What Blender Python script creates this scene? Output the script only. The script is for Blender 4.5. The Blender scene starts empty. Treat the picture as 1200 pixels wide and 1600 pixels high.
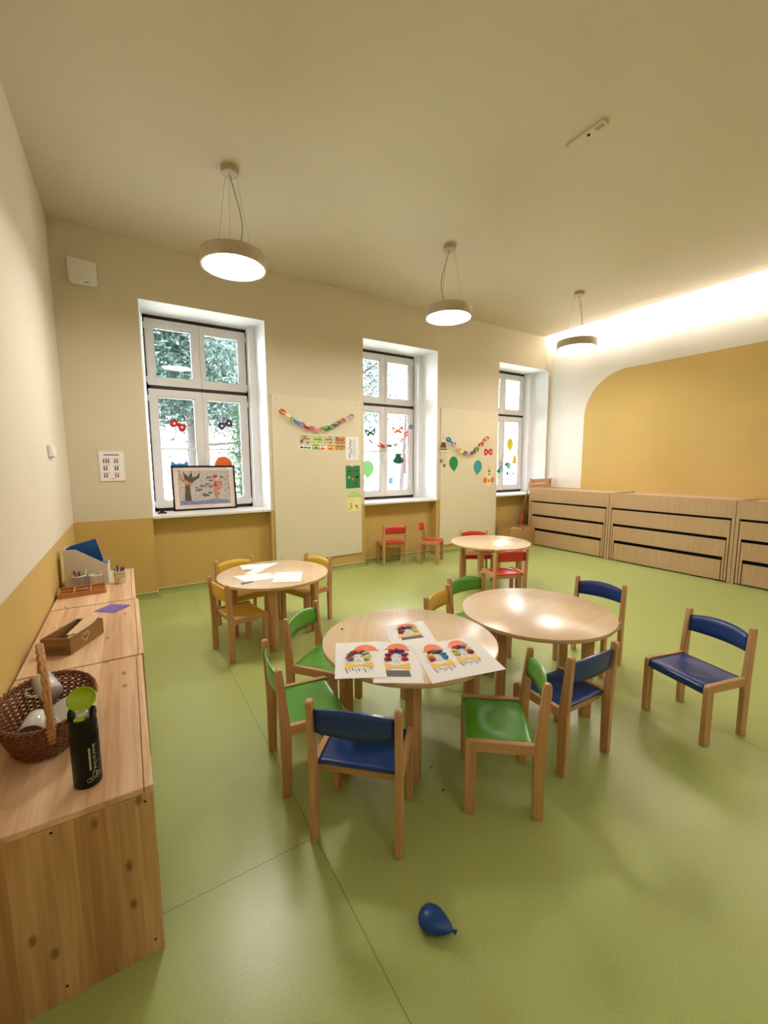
import bpy, bmesh, math, random
from mathutils import Vector, Matrix
random.seed(7)
sc = bpy.context.scene
col = sc.collection
PI = math.pi

# ------------------------------------------------------------------ camera
cd = bpy.data.cameras.new('camera'); cam = bpy.data.objects.new('camera', cd); col.objects.link(cam)
F_PX, YAW, PITCH, ROLL = 648.99, 0.5540, 0.1169, -0.0041
fw = Vector((math.sin(YAW)*math.cos(PITCH), math.cos(YAW)*math.cos(PITCH), -math.sin(PITCH)))
rt = Vector((math.cos(YAW), -math.sin(YAW), 0)); up = rt.cross(fw)
r2 = rt*math.cos(ROLL)+up*math.sin(ROLL); u2 = -rt*math.sin(ROLL)+up*math.cos(ROLL)
M = Matrix((r2, u2, -fw)).transposed().to_4x4(); M.translation = Vector((0.5034, -5.4151, 1.55))
cam.matrix_world = M
cd.sensor_fit = 'VERTICAL'; cd.sensor_height = 36.0; cd.lens = 36.0*F_PX/1600.0; cd.clip_start = 0.05; cd.clip_end = 300
sc.camera = cam
# ------------------------------------------------------------------ world, light, exposure
w = bpy.data.worlds.new('overcast'); sc.world = w; w.use_nodes = True
bg = w.node_tree.nodes['Background']; bg.inputs[0].default_value = (0.90, 0.95, 1.0, 1); bg.inputs[1].default_value = 10.5
sc.view_settings.view_transform = 'Standard'; sc.view_settings.look = 'None'
sc.view_settings.exposure = 0.9; sc.view_settings.gamma = 1.0; sc.view_settings.use_curve_mapping = False
LAMP = 32.0       # pendant discs
COVE = 90.0       # hidden strip over the right wall

def area(name, loc, direction, sx, sy, power, color, portal=False):
    l = bpy.data.lights.new(name, 'AREA'); l.shape = 'RECTANGLE'; l.size = sx; l.size_y = sy; l.energy = power; l.color = color
    if portal: l.cycles.is_portal = True
    o = bpy.data.objects.new(name, l); col.objects.link(o); o.location = loc
    o.rotation_euler = Vector(direction).to_track_quat('-Z', 'Y').to_euler(); return o
# daylight portals in the three window openings
for i, x in enumerate((1.40, 4.175, 6.95)):
    area('window_portal', (x, 0.66, 2.15), (0, -1, 0), 1.2, 2.4, 1, (1, 1, 1), True)
# strip light lying in the cove above the ceiling edge (long side runs along the wall)
cv = area('cove_strip_light', (7.455, -4.3, 4.03), (1, 0, -0.9), 8.2, 0.03, COVE, (1.0, 0.90, 0.82))
cv.rotation_euler = Matrix((Vector((0, 1, 0)), Vector((0.9, 0, 1)).normalized()*-1, Vector((-1, 0, 0.9)).normalized())).transposed().to_euler()

# ------------------------------------------------------------------ materials
MATS = {}
def new_mat(name):
    m = bpy.data.materials.new(name); m.use_nodes = True; MATS[name] = m
    return m, m.node_tree.nodes, m.node_tree.links, m.node_tree.nodes['Principled BSDF']
def lin(c):  # sRGB 0-255 to linear
    return tuple((v/255/12.92 if v/255 <= 0.04045 else ((v/255+0.055)/1.055)**2.4) for v in c)+(1,)
def plain(name, c, rough=0.5, metal=0, var=0.06, scale=8, bump=0.0, coat=0, spec=0.5):
    m, N, L, P = new_mat(name)
    c = lin(c)
    tc = N.new('ShaderNodeTexCoord'); n = N.new('ShaderNodeTexNoise'); n.inputs['Scale'].default_value = scale; n.inputs['Detail'].default_value = 4
    L.new(tc.outputs['Object'], n.inputs['Vector'])
    r = N.new('ShaderNodeValToRGB'); L.new(n.outputs['Fac'], r.inputs[0])
    r.color_ramp.elements[0].position = 0.3; r.color_ramp.elements[1].position = 0.7
    r.color_ramp.elements[0].color = tuple(v*(1-var) for v in c[:3])+(1,); r.color_ramp.elements[1].color = tuple(min(1, v*(1+var)) for v in c[:3])+(1,)
    L.new(r.outputs[0], P.inputs['Base Color']); P.inputs['Roughness'].default_value = rough; P.inputs['Metallic'].default_value = metal
    P.inputs['Coat Weight'].default_value = coat; P.inputs['Coat Roughness'].default_value = 0.16; P.inputs['Specular IOR Level'].default_value = spec
    if bump:
        b = N.new('ShaderNodeBump'); b.inputs['Strength'].default_value = bump; b.inputs['Distance'].default_value = 0.002
        n2 = N.new('ShaderNodeTexNoise'); n2.inputs['Scale'].default_value = scale*12; L.new(tc.outputs['Object'], n2.inputs['Vector'])
        L.new(n2.outputs['Fac'], b.inputs['Height']); L.new(b.outputs[0], P.inputs['Normal'])
    return m
def emis(name, c, s):
    m, N, L, P = new_mat(name); P.inputs['Base Color'].default_value = lin(c)
    P.inputs['Emission Color'].default_value = lin(c); P.inputs['Emission Strength'].default_value = s; return m
def math_node(N, L, op, a, b=None, clamp=False):
    n = N.new('ShaderNodeMath'); n.operation = op; n.use_clamp = clamp
    for i, v in enumerate((a, b)):
        if v is None: continue
        if isinstance(v, (int, float)): n.inputs[i].default_value = v
        else: L.new(v, n.inputs[i])
    return n.outputs[0]
def mixc(N, L, f, a, b, mode='MIX'):
    n = N.new('ShaderNodeMix'); n.data_type = 'RGBA'; n.blend_type = mode
    if isinstance(f, (int, float)): n.inputs[0].default_value = f
    else: L.new(f, n.inputs[0])
    for i, v in ((6, a), (7, b)):
        if isinstance(v, tuple): n.inputs[i].default_value = v
        else: L.new(v, n.inputs[i])
    return n.outputs[2]
def wood(name, c1, c2, axis='z', rough=0.45, grain=(60, 60, 2.2), planks=None, knots=False, coat=0.0, band=0.5):
    """axis = direction of the grain in object space; planks = (axis across, width)"""
    m, N, L, P = new_mat(name); tc = N.new('ShaderNodeTexCoord'); mp = N.new('ShaderNodeMapping')
    g = {'x': (grain[2], grain[0], grain[1]), 'y': (grain[0], grain[2], grain[1]), 'z': grain}[axis]
    mp.inputs['Scale'].default_value = g; L.new(tc.outputs['Object'], mp.inputs[0])
    vec = mp.outputs[0]; tone = None
    if planks:
        sp = N.new('ShaderNodeSeparateXYZ'); L.new(tc.outputs['Object'], sp.inputs[0])
        idx = math_node(N, L, 'FLOOR', math_node(N, L, 'DIVIDE', sp.outputs[planks[0].upper()], planks[1]))
        wn = N.new('ShaderNodeTexWhiteNoise'); wn.noise_dimensions = '1D'; L.new(idx, wn.inputs['W'])
        tone = wn.outputs['Value']
        ad = N.new('ShaderNodeVectorMath'); ad.operation = 'ADD'; L.new(vec, ad.inputs[0])
        cb = N.new('ShaderNodeCombineXYZ'); L.new(math_node(N, L, 'MULTIPLY', tone, 37.0), cb.inputs[0]); L.new(math_node(N, L, 'MULTIPLY', tone, 17.0), cb.inputs[2]); L.new(math_node(N, L, 'MULTIPLY', tone, 23.0), cb.inputs[1])
        L.new(cb.outputs[0], ad.inputs[1]); vec = ad.outputs[0]
    n = N.new('ShaderNodeTexNoise'); n.inputs['Scale'].default_value = 1; n.inputs['Detail'].default_value = 5; n.inputs['Distortion'].default_value = 0.6; L.new(vec, n.inputs['Vector'])
    r = N.new('ShaderNodeValToRGB'); L.new(n.outputs['Fac'], r.inputs[0]); r.color_ramp.elements[0].position = 0.5-band/2; r.color_ramp.elements[1].position = 0.5+band/2
    r.color_ramp.elements[0].color = lin(c2); r.color_ramp.elements[1].color = lin(c1); out = r.outputs[0]
    if tone is not None:
        r3 = N.new('ShaderNodeValToRGB'); L.new(tone, r3.inputs[0]); r3.color_ramp.elements[0].color = (0.78, 0.70, 0.62, 1); r3.color_ramp.elements[1].color = (1, 1, 1, 1)
        out = mixc(N, L, 1.0, out, r3.outputs[0], 'MULTIPLY')
    if knots:
        sk = N.new('ShaderNodeSeparateXYZ'); L.new(tc.outputs['Object'], sk.inputs[0]); ck = N.new('ShaderNodeCombineXYZ')
        L.new(math_node(N, L, 'MULTIPLY', sk.outputs['X'], 8.5), ck.inputs[0]); L.new(math_node(N, L, 'MULTIPLY', sk.outputs[axis.upper()], 4.5), ck.inputs[1])
        nk = N.new('ShaderNodeTexNoise'); nk.inputs['Scale'].default_value = 3.0; L.new(ck.outputs[0], nk.inputs['Vector']); mk = mixc(N, L, 0.06, ck.outputs[0], nk.outputs['Color'], 'ADD')
        v = N.new('ShaderNodeTexVoronoi'); v.voronoi_dimensions = '2D'; v.inputs['Scale'].default_value = 1.0; L.new(mk, v.inputs['Vector'])
        kr = N.new('ShaderNodeValToRGB'); L.new(v.outputs['Distance'], kr.inputs[0])
        kr.color_ramp.elements[0].position = 0.04; kr.color_ramp.elements[0].color = (1, 1, 1, 1); kr.color_ramp.elements[1].position = 0.11; kr.color_ramp.elements[1].color = (0, 0, 0, 1)
        # only some cells carry a knot
        sv = N.new('ShaderNodeSeparateColor'); L.new(v.outputs['Color'], sv.inputs[0])
        pick = math_node(N, L, 'GREATER_THAN', sv.outputs[0], 0.62)
        f = math_node(N, L, 'MULTIPLY', kr.outputs[0], pick)
        out = mixc(N, L, math_node(N, L, 'MULTIPLY', f, 0.75), out, lin((112, 72, 44)))
    L.new(out, P.inputs['Base Color']); P.inputs['Roughness'].default_value = rough; P.inputs['Coat Weight'].default_value = coat; P.inputs['Coat Roughness'].default_value = 0.25
    return m
# painted plaster with a yellow dado up to 0.94 m
def wall_paint(name, top, low, h):
    m, N, L, P = new_mat(name); ge = N.new('ShaderNodeNewGeometry'); sp = N.new('ShaderNodeSeparateXYZ'); L.new(ge.outputs['Position'], sp.inputs[0])
    n = N.new('ShaderNodeTexNoise'); n.inputs['Scale'].default_value = 1.3; n.inputs['Detail'].default_value = 3; L.new(ge.outputs['Position'], n.inputs['Vector'])
    f = math_node(N, L, 'LESS_THAN', sp.outputs['Z'], h)
    c = mixc(N, L, f, lin(top), lin(low)); v = N.new('ShaderNodeValToRGB'); L.new(n.outputs['Fac'], v.inputs[0])
    v.color_ramp.elements[0].color = (0.96, 0.96, 0.96, 1); v.color_ramp.elements[1].color = (1, 1, 1, 1)
    L.new(mixc(N, L, 1.0, c, v.outputs[0], 'MULTIPLY'), P.inputs['Base Color']); P.inputs['Roughness'].default_value = 0.85
    b = N.new('ShaderNodeBump'); b.inputs['Strength'].default_value = 0.05; n2 = N.new('ShaderNodeTexNoise'); n2.inputs['Scale'].default_value = 90; L.new(ge.outputs['Position'], n2.inputs['Vector'])
    L.new(n2.outputs['Fac'], b.inputs['Height']); b.inputs['Distance'].default_value = 0.002; L.new(b.outputs[0], P.inputs['Normal'])
    return m
CREAM = (232, 222, 204); YEL = (206, 176, 104)
m_wall = wall_paint('cream_paint_yellow_dado', CREAM, YEL, 0.94)
m_wall_shaded = wall_paint('shaded_cream_paint_yellow_dado', (220, 209, 184), (202, 170, 98), 0.94)  # darker copy of the wall paint: window wall's shade put into the colour
m_niche = plain('yellow_paint', YEL, 0.85, var=0.03, scale=2)
m_white_wall = plain('white_paint', (240, 236, 230), 0.8, var=0.02, scale=1.5)
m_reveal = plain('white_reveal_paint', (244, 246, 249), 0.6, var=0.02, scale=2)
m_ceil = plain('ceiling_paint', (218, 207, 186), 0.9, var=0.02, scale=1)
m_yshape = plain('yellow_mural_paint', (212, 182, 112), 0.8, var=0.03, scale=1.5)
# green linoleum with welded seams
m_floor, N, L, P = new_mat('green_linoleum'); ge = N.new('ShaderNodeNewGeometry'); sp = N.new('ShaderNodeSeparateXYZ'); L.new(ge.outputs['Position'], sp.inputs[0])
n = N.new('ShaderNodeTexNoise'); n.inputs['Scale'].default_value = 160; n.inputs['Detail'].default_value = 3; L.new(ge.outputs['Position'], n.inputs['Vector'])
r = N.new('ShaderNodeValToRGB'); L.new(n.outputs['Fac'], r.inputs[0]); r.color_ramp.elements[0].position = 0.3; r.color_ramp.elements[1].position = 0.7
r.color_ramp.elements[0].color = lin((165, 178, 104)); r.color_ramp.elements[1].color = lin((179, 192, 120))
n3 = N.new('ShaderNodeTexNoise'); n3.inputs['Scale'].default_value = 1.2; n3.inputs['Detail'].default_value = 3; L.new(ge.outputs['Position'], n3.inputs['Vector'])
rr_ = N.new('ShaderNodeValToRGB'); L.new(n3.outputs['Fac'], rr_.inputs[0]); rr_.color_ramp.elements[0].color = (0.93, 0.93, 0.93, 1); rr_.color_ramp.elements[1].color = (1, 1, 1, 1)
base = mixc(N, L, 1.0, r.outputs[0], rr_.outputs[0], 'MULTIPLY')
s = None
for xs in (1.078, 3.345, 5.61):
    d = math_node(N, L, 'LESS_THAN', math_node(N, L, 'ABSOLUTE', math_node(N, L, 'SUBTRACT', sp.outputs['X'], xs)), 0.0022)
    s = d if s is None else math_node(N, L, 'MAXIMUM', s, d)
dy = math_node(N, L, 'LESS_THAN', math_node(N, L, 'ABSOLUTE', math_node(N, L, 'SUBTRACT', sp.outputs['Y'], -3.93)), 0.0022)
dy = math_node(N, L, 'MULTIPLY', dy, math_node(N, L, 'LESS_THAN', sp.outputs['X'], 1.078)); s = math_node(N, L, 'MAXIMUM', s, dy)
L.new(mixc(N, L, math_node(N, L, 'MULTIPLY', s, 0.7), base, lin((110, 118, 60))), P.inputs['Base Color'])
P.inputs['Roughness'].default_value = 0.3
P.inputs['Specular IOR Level'].default_value = 0.5
m_cove = plain('green_cove_base', (150, 160, 88), 0.45)
m_capstrip = plain('cream_cap_strip', (228, 215, 170), 0.5)

m_beech = wood('beech_wood', (212, 168, 122), (186, 140, 94), 'z', 0.42, (70, 70, 4), band=0.6)
m_beech_x = wood('beech_wood_across', (214, 170, 124), (188, 142, 96), 'x', 0.42, (70, 70, 4), band=0.6)
m_beech_y = wood('beech_wood_lengthways', (214, 170, 124), (188, 142, 96), 'y', 0.42, (70, 70, 4), band=0.6)
m_top = wood('beech_laminate_top', (232, 204, 172), (220, 188, 152), 'x', 0.27, (26, 26, 1.6), band=0.6, coat=0.5)
m_topedge = plain('table_edge_band', (222, 186, 140), 0.4)
m_pine_top = wood('pine_board_top', (246, 216, 180), (214, 168, 126), 'y', 0.38, (46, 46, 2.0), ('x', 0.082), True)
m_pine_shaded = wood('pine_board_shaded_end', (224, 188, 136), (180, 138, 88), 'z', 0.5, (46, 46, 2.0), ('x', 0.075), True)  # same pine, darker: shade on the turned-away ends is in the colour
m_lam = wood('oak_laminate', (208, 176, 138), (190, 156, 118), 'z', 0.5, (40, 40, 3), band=0.7)
m_lamtop = wood('oak_laminate_top', (220, 190, 152), (204, 170, 132), 'y', 0.45, (40, 40, 3), band=0.7)
m_shade_screw = plain('gap_shade_screw_dark', (30, 22, 18), 0.9)  # painted shade for the bed gaps, also the dark screw heads
m_boxwood = wood('rustic_box_wood', (160, 120, 66), (128, 92, 48), 'x', 0.6, (60, 60, 3))
m_traywood = wood('tray_wood', (206, 150, 88), (180, 124, 66), 'x', 0.5, (60, 60, 3))
m_lampwood = wood('lamp_ring_wood', (206, 188, 162), (186, 166, 142), 'x', 0.5, (20, 20, 2))
m_crate = wood('crate_wood', (196, 156, 96), (172, 132, 78), 'x', 0.6, (50, 50, 3))
SEATC = {'green': plain('green_lacquer', (84, 164, 44), 0.3, var=0.03, coat=0.3), 'blue': plain('navy_blue_lacquer', (6, 56, 132), 0.32, var=0.04, coat=0.3),
         'yellow': plain('yellow_lacquer', (222, 184, 66), 0.35, var=0.03, coat=0.3), 'red': plain('red_lacquer', (205, 44, 38), 0.32, var=0.03, coat=0.3)}
m_white = plain('white_plastic', (236, 234, 230), 0.4, var=0.01)
m_sash = plain('white_window_frame', (226, 222, 222), 0.4, var=0.02)
m_darkframe = plain('dark_brown_frame', (44, 28, 24), 0.5)
m_black = plain('black_matte', (8, 8, 10), 0.42, spec=0.3)
m_paper = plain('white_paper', (246, 244, 244), 0.8, var=0.01)
m_grey = plain('grey_print', (110, 108, 112), 0.8, var=0.3, scale=120)
m_lgrey = plain('light_grey_print', (190, 188, 194), 0.8, var=0.15, scale=120)
m_ink = plain('dark_ink', (40, 36, 38), 0.8)
m_board = plain('cream_board', (224, 213, 186), 0.7, var=0.015, scale=2)
m_metal = plain('brushed_metal', (170, 165, 158), 0.35, 0.9)
m_wick = wood('brown_willow', (150, 88, 48), (98, 50, 26), 'z', 0.45, (90, 90, 90))
m_wicklight = wood('pale_willow', (206, 152, 92), (170, 112, 60), 'z', 0.5, (80, 80, 20))
m_lime = plain('lime_plastic', (168, 200, 40), 0.3)
m_balloon = plain('blue_rubber', (8, 62, 140), 0.35, var=0.05)
COL = {k: plain(k+'_paper', v, 0.75, var=0.03, scale=20) for k, v in dict(orange=(238, 112, 50), coral=(246, 138, 96), red=(205, 40, 46), crimson=(160, 24, 60), pink=(240, 150, 170), palepink=(236, 196, 206),
       yellow=(244, 214, 60), cream=(240, 232, 170), gold=(248, 204, 104), green=(36, 132, 70), darkgreen=(16, 92, 60), lime=(150, 232, 150), teal=(62, 150, 160), blue=(40, 140, 210), skyblue=(130, 214, 236), lilac=(196, 176, 210),
       purple=(120, 96, 170), plum=(92, 70, 104), violet=(70, 40, 120), black=(36, 32, 36), brown=(110, 66, 44), grey=(120, 120, 130), palegreen=(188, 216, 140), mint=(120, 206, 180), beige=(214, 196, 150), tan=(196, 150, 100)).items()}
m_lampdisc = emis('lamp_diffuser', (255, 248, 240), LAMP)
m_glass, N, L, P = new_mat('window_glass'); N.remove(P)
tr = N.new('ShaderNodeBsdfTransparent'); gl = N.new('ShaderNodeBsdfGlossy'); gl.inputs['Roughness'].default_value = 0.02; mx = N.new('ShaderNodeMixShader'); fr = N.new('ShaderNodeFresnel'); fr.inputs[0].default_value = 1.25
L.new(fr.outputs[0], mx.inputs[0]); L.new(tr.outputs[0], mx.inputs[1]); L.new(gl.outputs[0], mx.inputs[2]); L.new(mx.outputs[0], N['Material Output'].inputs[0])
m_clear, N, L, P = new_mat('frosted_clear_plastic'); P.inputs['Base Color'].default_value = lin((230, 225, 215)); P.inputs['Roughness'].default_value = 0.2; P.inputs['Alpha'].default_value = 0.55

# ------------------------------------------------------------------ mesh builder
class MB:
    def __init__(s): s.bm = bmesh.new()
    def _post(s, vs, mtx):
        if mtx is not None: bmesh.ops.transform(s.bm, matrix=mtx, verts=vs)
    def box(s, x0, x1, y0, y1, z0, z1, bev=0, mtx=None):
        if bev: bev = min(bev, 0.24*min(abs(x1-x0), abs(y1-y0), abs(z1-z0)))
        r = bmesh.ops.create_cube(s.bm, size=1); vs = r['verts']
        for v in vs: v.co = Vector(((x0+x1)/2+v.co.x*(x1-x0), (y0+y1)/2+v.co.y*(y1-y0), (z0+z1)/2+v.co.z*(z1-z0)))
        if bev:
            es = list({e for v in vs for e in v.link_edges}); b = bmesh.ops.bevel(s.bm, geom=es, offset=bev, segments=2, affect='EDGES', profile=0.5)
            vs = list({v for f in b['faces'] for v in f.verts} | {v for v in vs if v.is_valid})
        s._post(vs, mtx); return s
    def prism(s, pts, axis, a0, a1, bev=0, mtx=None):
        """pts in the two remaining axes (order x,y,z), extruded from a0 to a1 along axis"""
        def P3(p, a): return {'x': (a, p[0], p[1]), 'y': (p[0], a, p[1]), 'z': (p[0], p[1], a)}[axis]
        n = len(pts); A = [s.bm.verts.new(P3(p, a0)) for p in pts]; B = [s.bm.verts.new(P3(p, a1)) for p in pts]
        fs = [s.bm.faces.new(A), s.bm.faces.new(B[::-1])]
        for i in range(n): fs.append(s.bm.faces.new((A[i], A[(i+1) % n], B[(i+1) % n], B[i])))
        bmesh.ops.recalc_face_normals(s.bm, faces=fs); vs = A+B
        if bev:
            es = list({e for f in fs[:2] for e in f.edges}); b = bmesh.ops.bevel(s.bm, geom=es, offset=bev, segments=2, affect='EDGES', profile=0.5)
            vs = list({v for f in b['faces'] for v in f.verts} | {v for v in vs if v.is_valid})
        s._post(vs, mtx); return s
    def tube(s, pts, r, n=8, mtx=None, cap=True, closed=False):
        pts = [Vector(p) for p in pts]; rings = []
        m = len(pts); ref = Vector((0, 0, 1))
        prev = None
        for i, p in enumerate(pts):
            a = pts[(i-1) % m] if (closed or i > 0) else pts[i]; b = pts[(i+1) % m] if (closed or i < m-1) else pts[i]
            t = (b-a).normalized()
            if prev is None:
                ref = Vector((0, 0, 1)) if abs(t.z) < 0.9 else Vector((1, 0, 0)); u = t.cross(ref).normalized()
            else:
                u = (prev-t*prev.dot(t)); u = u.normalized() if u.length > 1e-6 else t.orthogonal().normalized()
            prev = u; v = t.cross(u); rr = r[i] if isinstance(r, (list, tuple)) else r
            rings.append([s.bm.verts.new(p+(u*math.cos(2*PI*k/n)+v*math.sin(2*PI*k/n))*rr) for k in range(n)])
        fs = []
        for i in range(m if closed else m-1):
            A, B = rings[i], rings[(i+1) % m]
            for k in range(n): fs.append(s.bm.faces.new((A[k], A[(k+1) % n], B[(k+1) % n], B[k])))
        if cap and not closed: fs += [s.bm.faces.new(rings[0][::-1]), s.bm.faces.new(rings[-1])]
        for f in fs: f.smooth = True
        s._post([v for q in rings for v in q], mtx); return s
    def lathe(s, prof, n=48, c=(0, 0, 0), mtx=None, sx=1, sy=1, smooth=True):
        rings = []
        for r, z in prof:
            rings.append([s.bm.verts.new((c[0]+sx*r*math.cos(2*PI*k/n), c[1]+sy*r*math.sin(2*PI*k/n), c[2]+z)) for k in range(n)] if r > 1e-6 else [s.bm.verts.new((c[0], c[1], c[2]+z))])
        for A, B in zip(rings, rings[1:]):
            for k in range(n):
                a, b = (A[k], A[(k+1) % n]) if len(A) > 1 else (A[0], None); d, e = (B[k], B[(k+1) % n]) if len(B) > 1 else (B[0], None)
                q = [v for v in (a, b, e, d) if v is not None]
                if len(q) >= 3:
                    try: f = s.bm.faces.new(q); f.smooth = smooth
                    except ValueError: pass
        s._post([v for q in rings for v in q], mtx); return s
    def ball(s, c, r, sub=2, sc=(1, 1, 1), jit=0):
        q = bmesh.ops.create_icosphere(s.bm, subdivisions=sub, radius=1)
        for v in q['verts']:
            k = 1+random.uniform(-jit, jit); v.co = Vector((c[0]+v.co.x*r*sc[0]*k, c[1]+v.co.y*r*sc[1]*k, c[2]+v.co.z*r*sc[2]*k))
            for f in v.link_faces: f.smooth = jit == 0
        return s
    def quad(s, *p):
        s.bm.faces.new([s.bm.verts.new(q) for q in p]); return s
    def build(s, name, mat, parent=None, smooth=None):
        bmesh.ops.recalc_face_normals(s.bm, faces=s.bm.faces)
        me = bpy.data.meshes.new(name); s.bm.to_mesh(me); s.bm.free()
        for m in (mat if isinstance(mat, (list, tuple)) else [mat]): me.materials.append(m)
        if smooth: me.set_sharp_from_angle(angle=math.radians(35)); me.polygons.foreach_set('use_smooth', [True]*len(me.polygons))
        o = bpy.data.objects.new(name, me); col.objects.link(o)
        if parent: o.parent = parent
        return o
def thing(name, label, cat, loc=(0, 0, 0), rz=0, group=None):
    o = bpy.data.objects.new(name, None); o.empty_display_size = 0.1; col.objects.link(o); o.location = loc; o.rotation_euler = (0, 0, rz)
    return tag(o, label, cat, group)
def tag(o, label, cat, group=None):
    o['label'] = label; o['category'] = cat
    if group: o['group'] = group
    return o
def struct(o): o['kind'] = 'structure'; return o
def copy_tree(o, parent=None):
    c = o.copy(); col.objects.link(c)
    if parent: c.parent = parent
    for ch in o.children: copy_tree(ch, c)
    return c
def arc(cx, cy, r, a0, a1, n=6):
    return [(cx+r*math.cos(math.radians(a0+(a1-a0)*i/n)), cy+r*math.sin(math.radians(a0+(a1-a0)*i/n))) for i in range(n+1)]

# ------------------------------------------------------------------ room shell
W, H, YB, ZT = 7.70, 3.934, -8.6, 4.30
OPEN = [(0.735, 2.10), (3.51, 4.88), (6.285, 7.65)]
struct(MB().box(-0.3, 8.0, YB, 0.13, -0.12, 0).build('floor', m_floor))
struct(MB().box(-0.3, 7.477, YB, 0, H, H+0.05).build('ceiling', m_ceil))
struct(MB().box(7.15, 8.0, YB, 0, ZT, ZT+0.06).box(7.15, 7.19, YB, 0, H+0.05, ZT).build('trim_1', m_white_wall))
struct(MB().box(-0.25, 0, YB, 0.7, 0, ZT).build('wall_left', m_wall))
struct(MB().box(W, W+0.25, YB, 0.7, 0, ZT).build('wall_right', m_white_wall))
struct(MB().box(-0.25, 8, YB-0.2, YB, 0, ZT).build('wall_back', m_wall))
# yellow painted area on the right wall: rounded upper corner, a film of paint
yp = [(-0.755, 0.02), (-0.755, 2.36)] + [(-1.505+0.75*math.cos(t*PI/40), 2.36+0.75*math.sin(t*PI/40)) for t in range(1, 20)] + [(-1.505, 3.11), (YB, 3.11), (YB, 0.02)]
struct(MB().prism(yp, 'x', W-0.0015, W+0.01).build('wall_right_mural', m_yshape))
# window wall: piers above the dado with splayed and stepped reveals, parapets set back
b = MB(); bm_ = b.bm
def pier(xl, xr, left_open, right_open):
    """left_open: this pier's right neighbour opening etc.  reveals are white faces"""
    L_ = [(xl, 0)]; R_ = [(xr, 0)]
    if left_open: L_ = [(xl-0.110, 0.7), (xl-0.110, 0.36), (xl-0.03, 0.36), (xl, 0)]     # right reveal of the window to the left, stepped
    else: L_ = [(xl, 0.7), (xl, 0)]
    if right_open: R_ = [(xr, 0), (xr+0.03, 0.36), (xr+0.055, 0.7)]
    else: R_ = [(xr, 0), (xr, 0.7)]
    pts = L_+R_; n = len(pts)
    for z0, z1, pp in ((0.93, ZT, pts),):
        A = [bm_.verts.new((p[0], p[1], z0)) for p in pp]; B = [bm_.verts.new((p[0], p[1], z1)) for p in pp]
        bm_.faces.new(A[::-1]); bm_.faces.new(B)
        for i in range(n):
            f = bm_.faces.new((A[i], A[(i+1) % n], B[(i+1) % n], B[i]))
            p, q = pp[i], pp[(i+1) % n]
            if not (p[1] == 0 and q[1] == 0) and not (p[1] == 0.7 and q[1] == 0.7): f.material_index = 1
    b.box(xl, xr, 0, 0.7, 0, 0.93)
pier(-0.2, 0.735, False, True); pier(2.10, 3.51, True, True); pier(4.88, 6.285, True, True); pier(7.65, 7.9, True, False)
for x0, x1 in OPEN: b.box(x0, x1, 0.13, 0.7, 0, 0.925)
struct(b.build('wall_window', [m_wall_shaded, m_reveal]))
b = MB()
for x0, x1 in OPEN:
    b.box(x0-0.001, x1+0.001, 0.0005, 0.7, 3.33, ZT-0.001)
o = struct(b.build('wall_lintels', [m_wall_shaded, m_reveal]))
for p in o.data.polygons:
    if p.normal.z < -0.5: p.material_index = 1
# coved skirting following the wall and the three niches
def skirting(name, path, right=1):
    prof = [(0.034, 0.0005), (0.012, 0.010), (0.004, 0.034), (0.003, 0.066)]; cap = [(0.003, 0.066), (0.007, 0.066), (0.007, 0.073), (0.0, 0.073)]
    def sweep(pr, mat, nm, par=None):
        bb = MB(); rings = []
        for i, p in enumerate(path):
            p = Vector(p); a = Vector(path[i-1]) if i else None; c = Vector(path[i+1]) if i < len(path)-1 else None
            ns = []
            if a is not None: d = (p-a).normalized(); ns.append(Vector((d.y, -d.x)))
            if c is not None: d = (c-p).normalized(); ns.append(Vector((d.y, -d.x)))
            nn = ns[0] if len(ns) == 1 else (ns[0]+ns[1] if ns[0].dot(ns[1]) < 0.9 else ns[0])
            rings.append([bb.bm.verts.new((p.x+nn.x*o_, p.y+nn.y*o_, z)) for o_, z in pr])
        for A, B in zip(rings, rings[1:]):
            for k in range(len(pr)-1): bb.bm.faces.new((A[k], A[k+1], B[k+1], B[k]))
        return bb.build(nm, mat, par)
    o = struct(sweep(prof, m_cove, name)); sweep(cap, m_capstrip, 'cap_strip', o)
pth = [(0, 0)]
for x0, x1 in OPEN: pth += [(x0, 0), (x0, 0.13), (x1, 0.13), (x1, 0)]
pth += [(W, 0)]
skirting('baseboard_window', pth)
skirting('baseboard_left', [(0, YB), (0, 0)])
skirting('baseboard_right', [(W, 0), (W, YB)])
# window sills
for i, (x0, x1) in enumerate(OPEN):
    o = MB().box(x0+0.001, x1-0.001, -0.022, 0.56, 0.925, 0.957, 0.006).build('trim_%d' % (i+2), m_white); struct(o)
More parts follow.
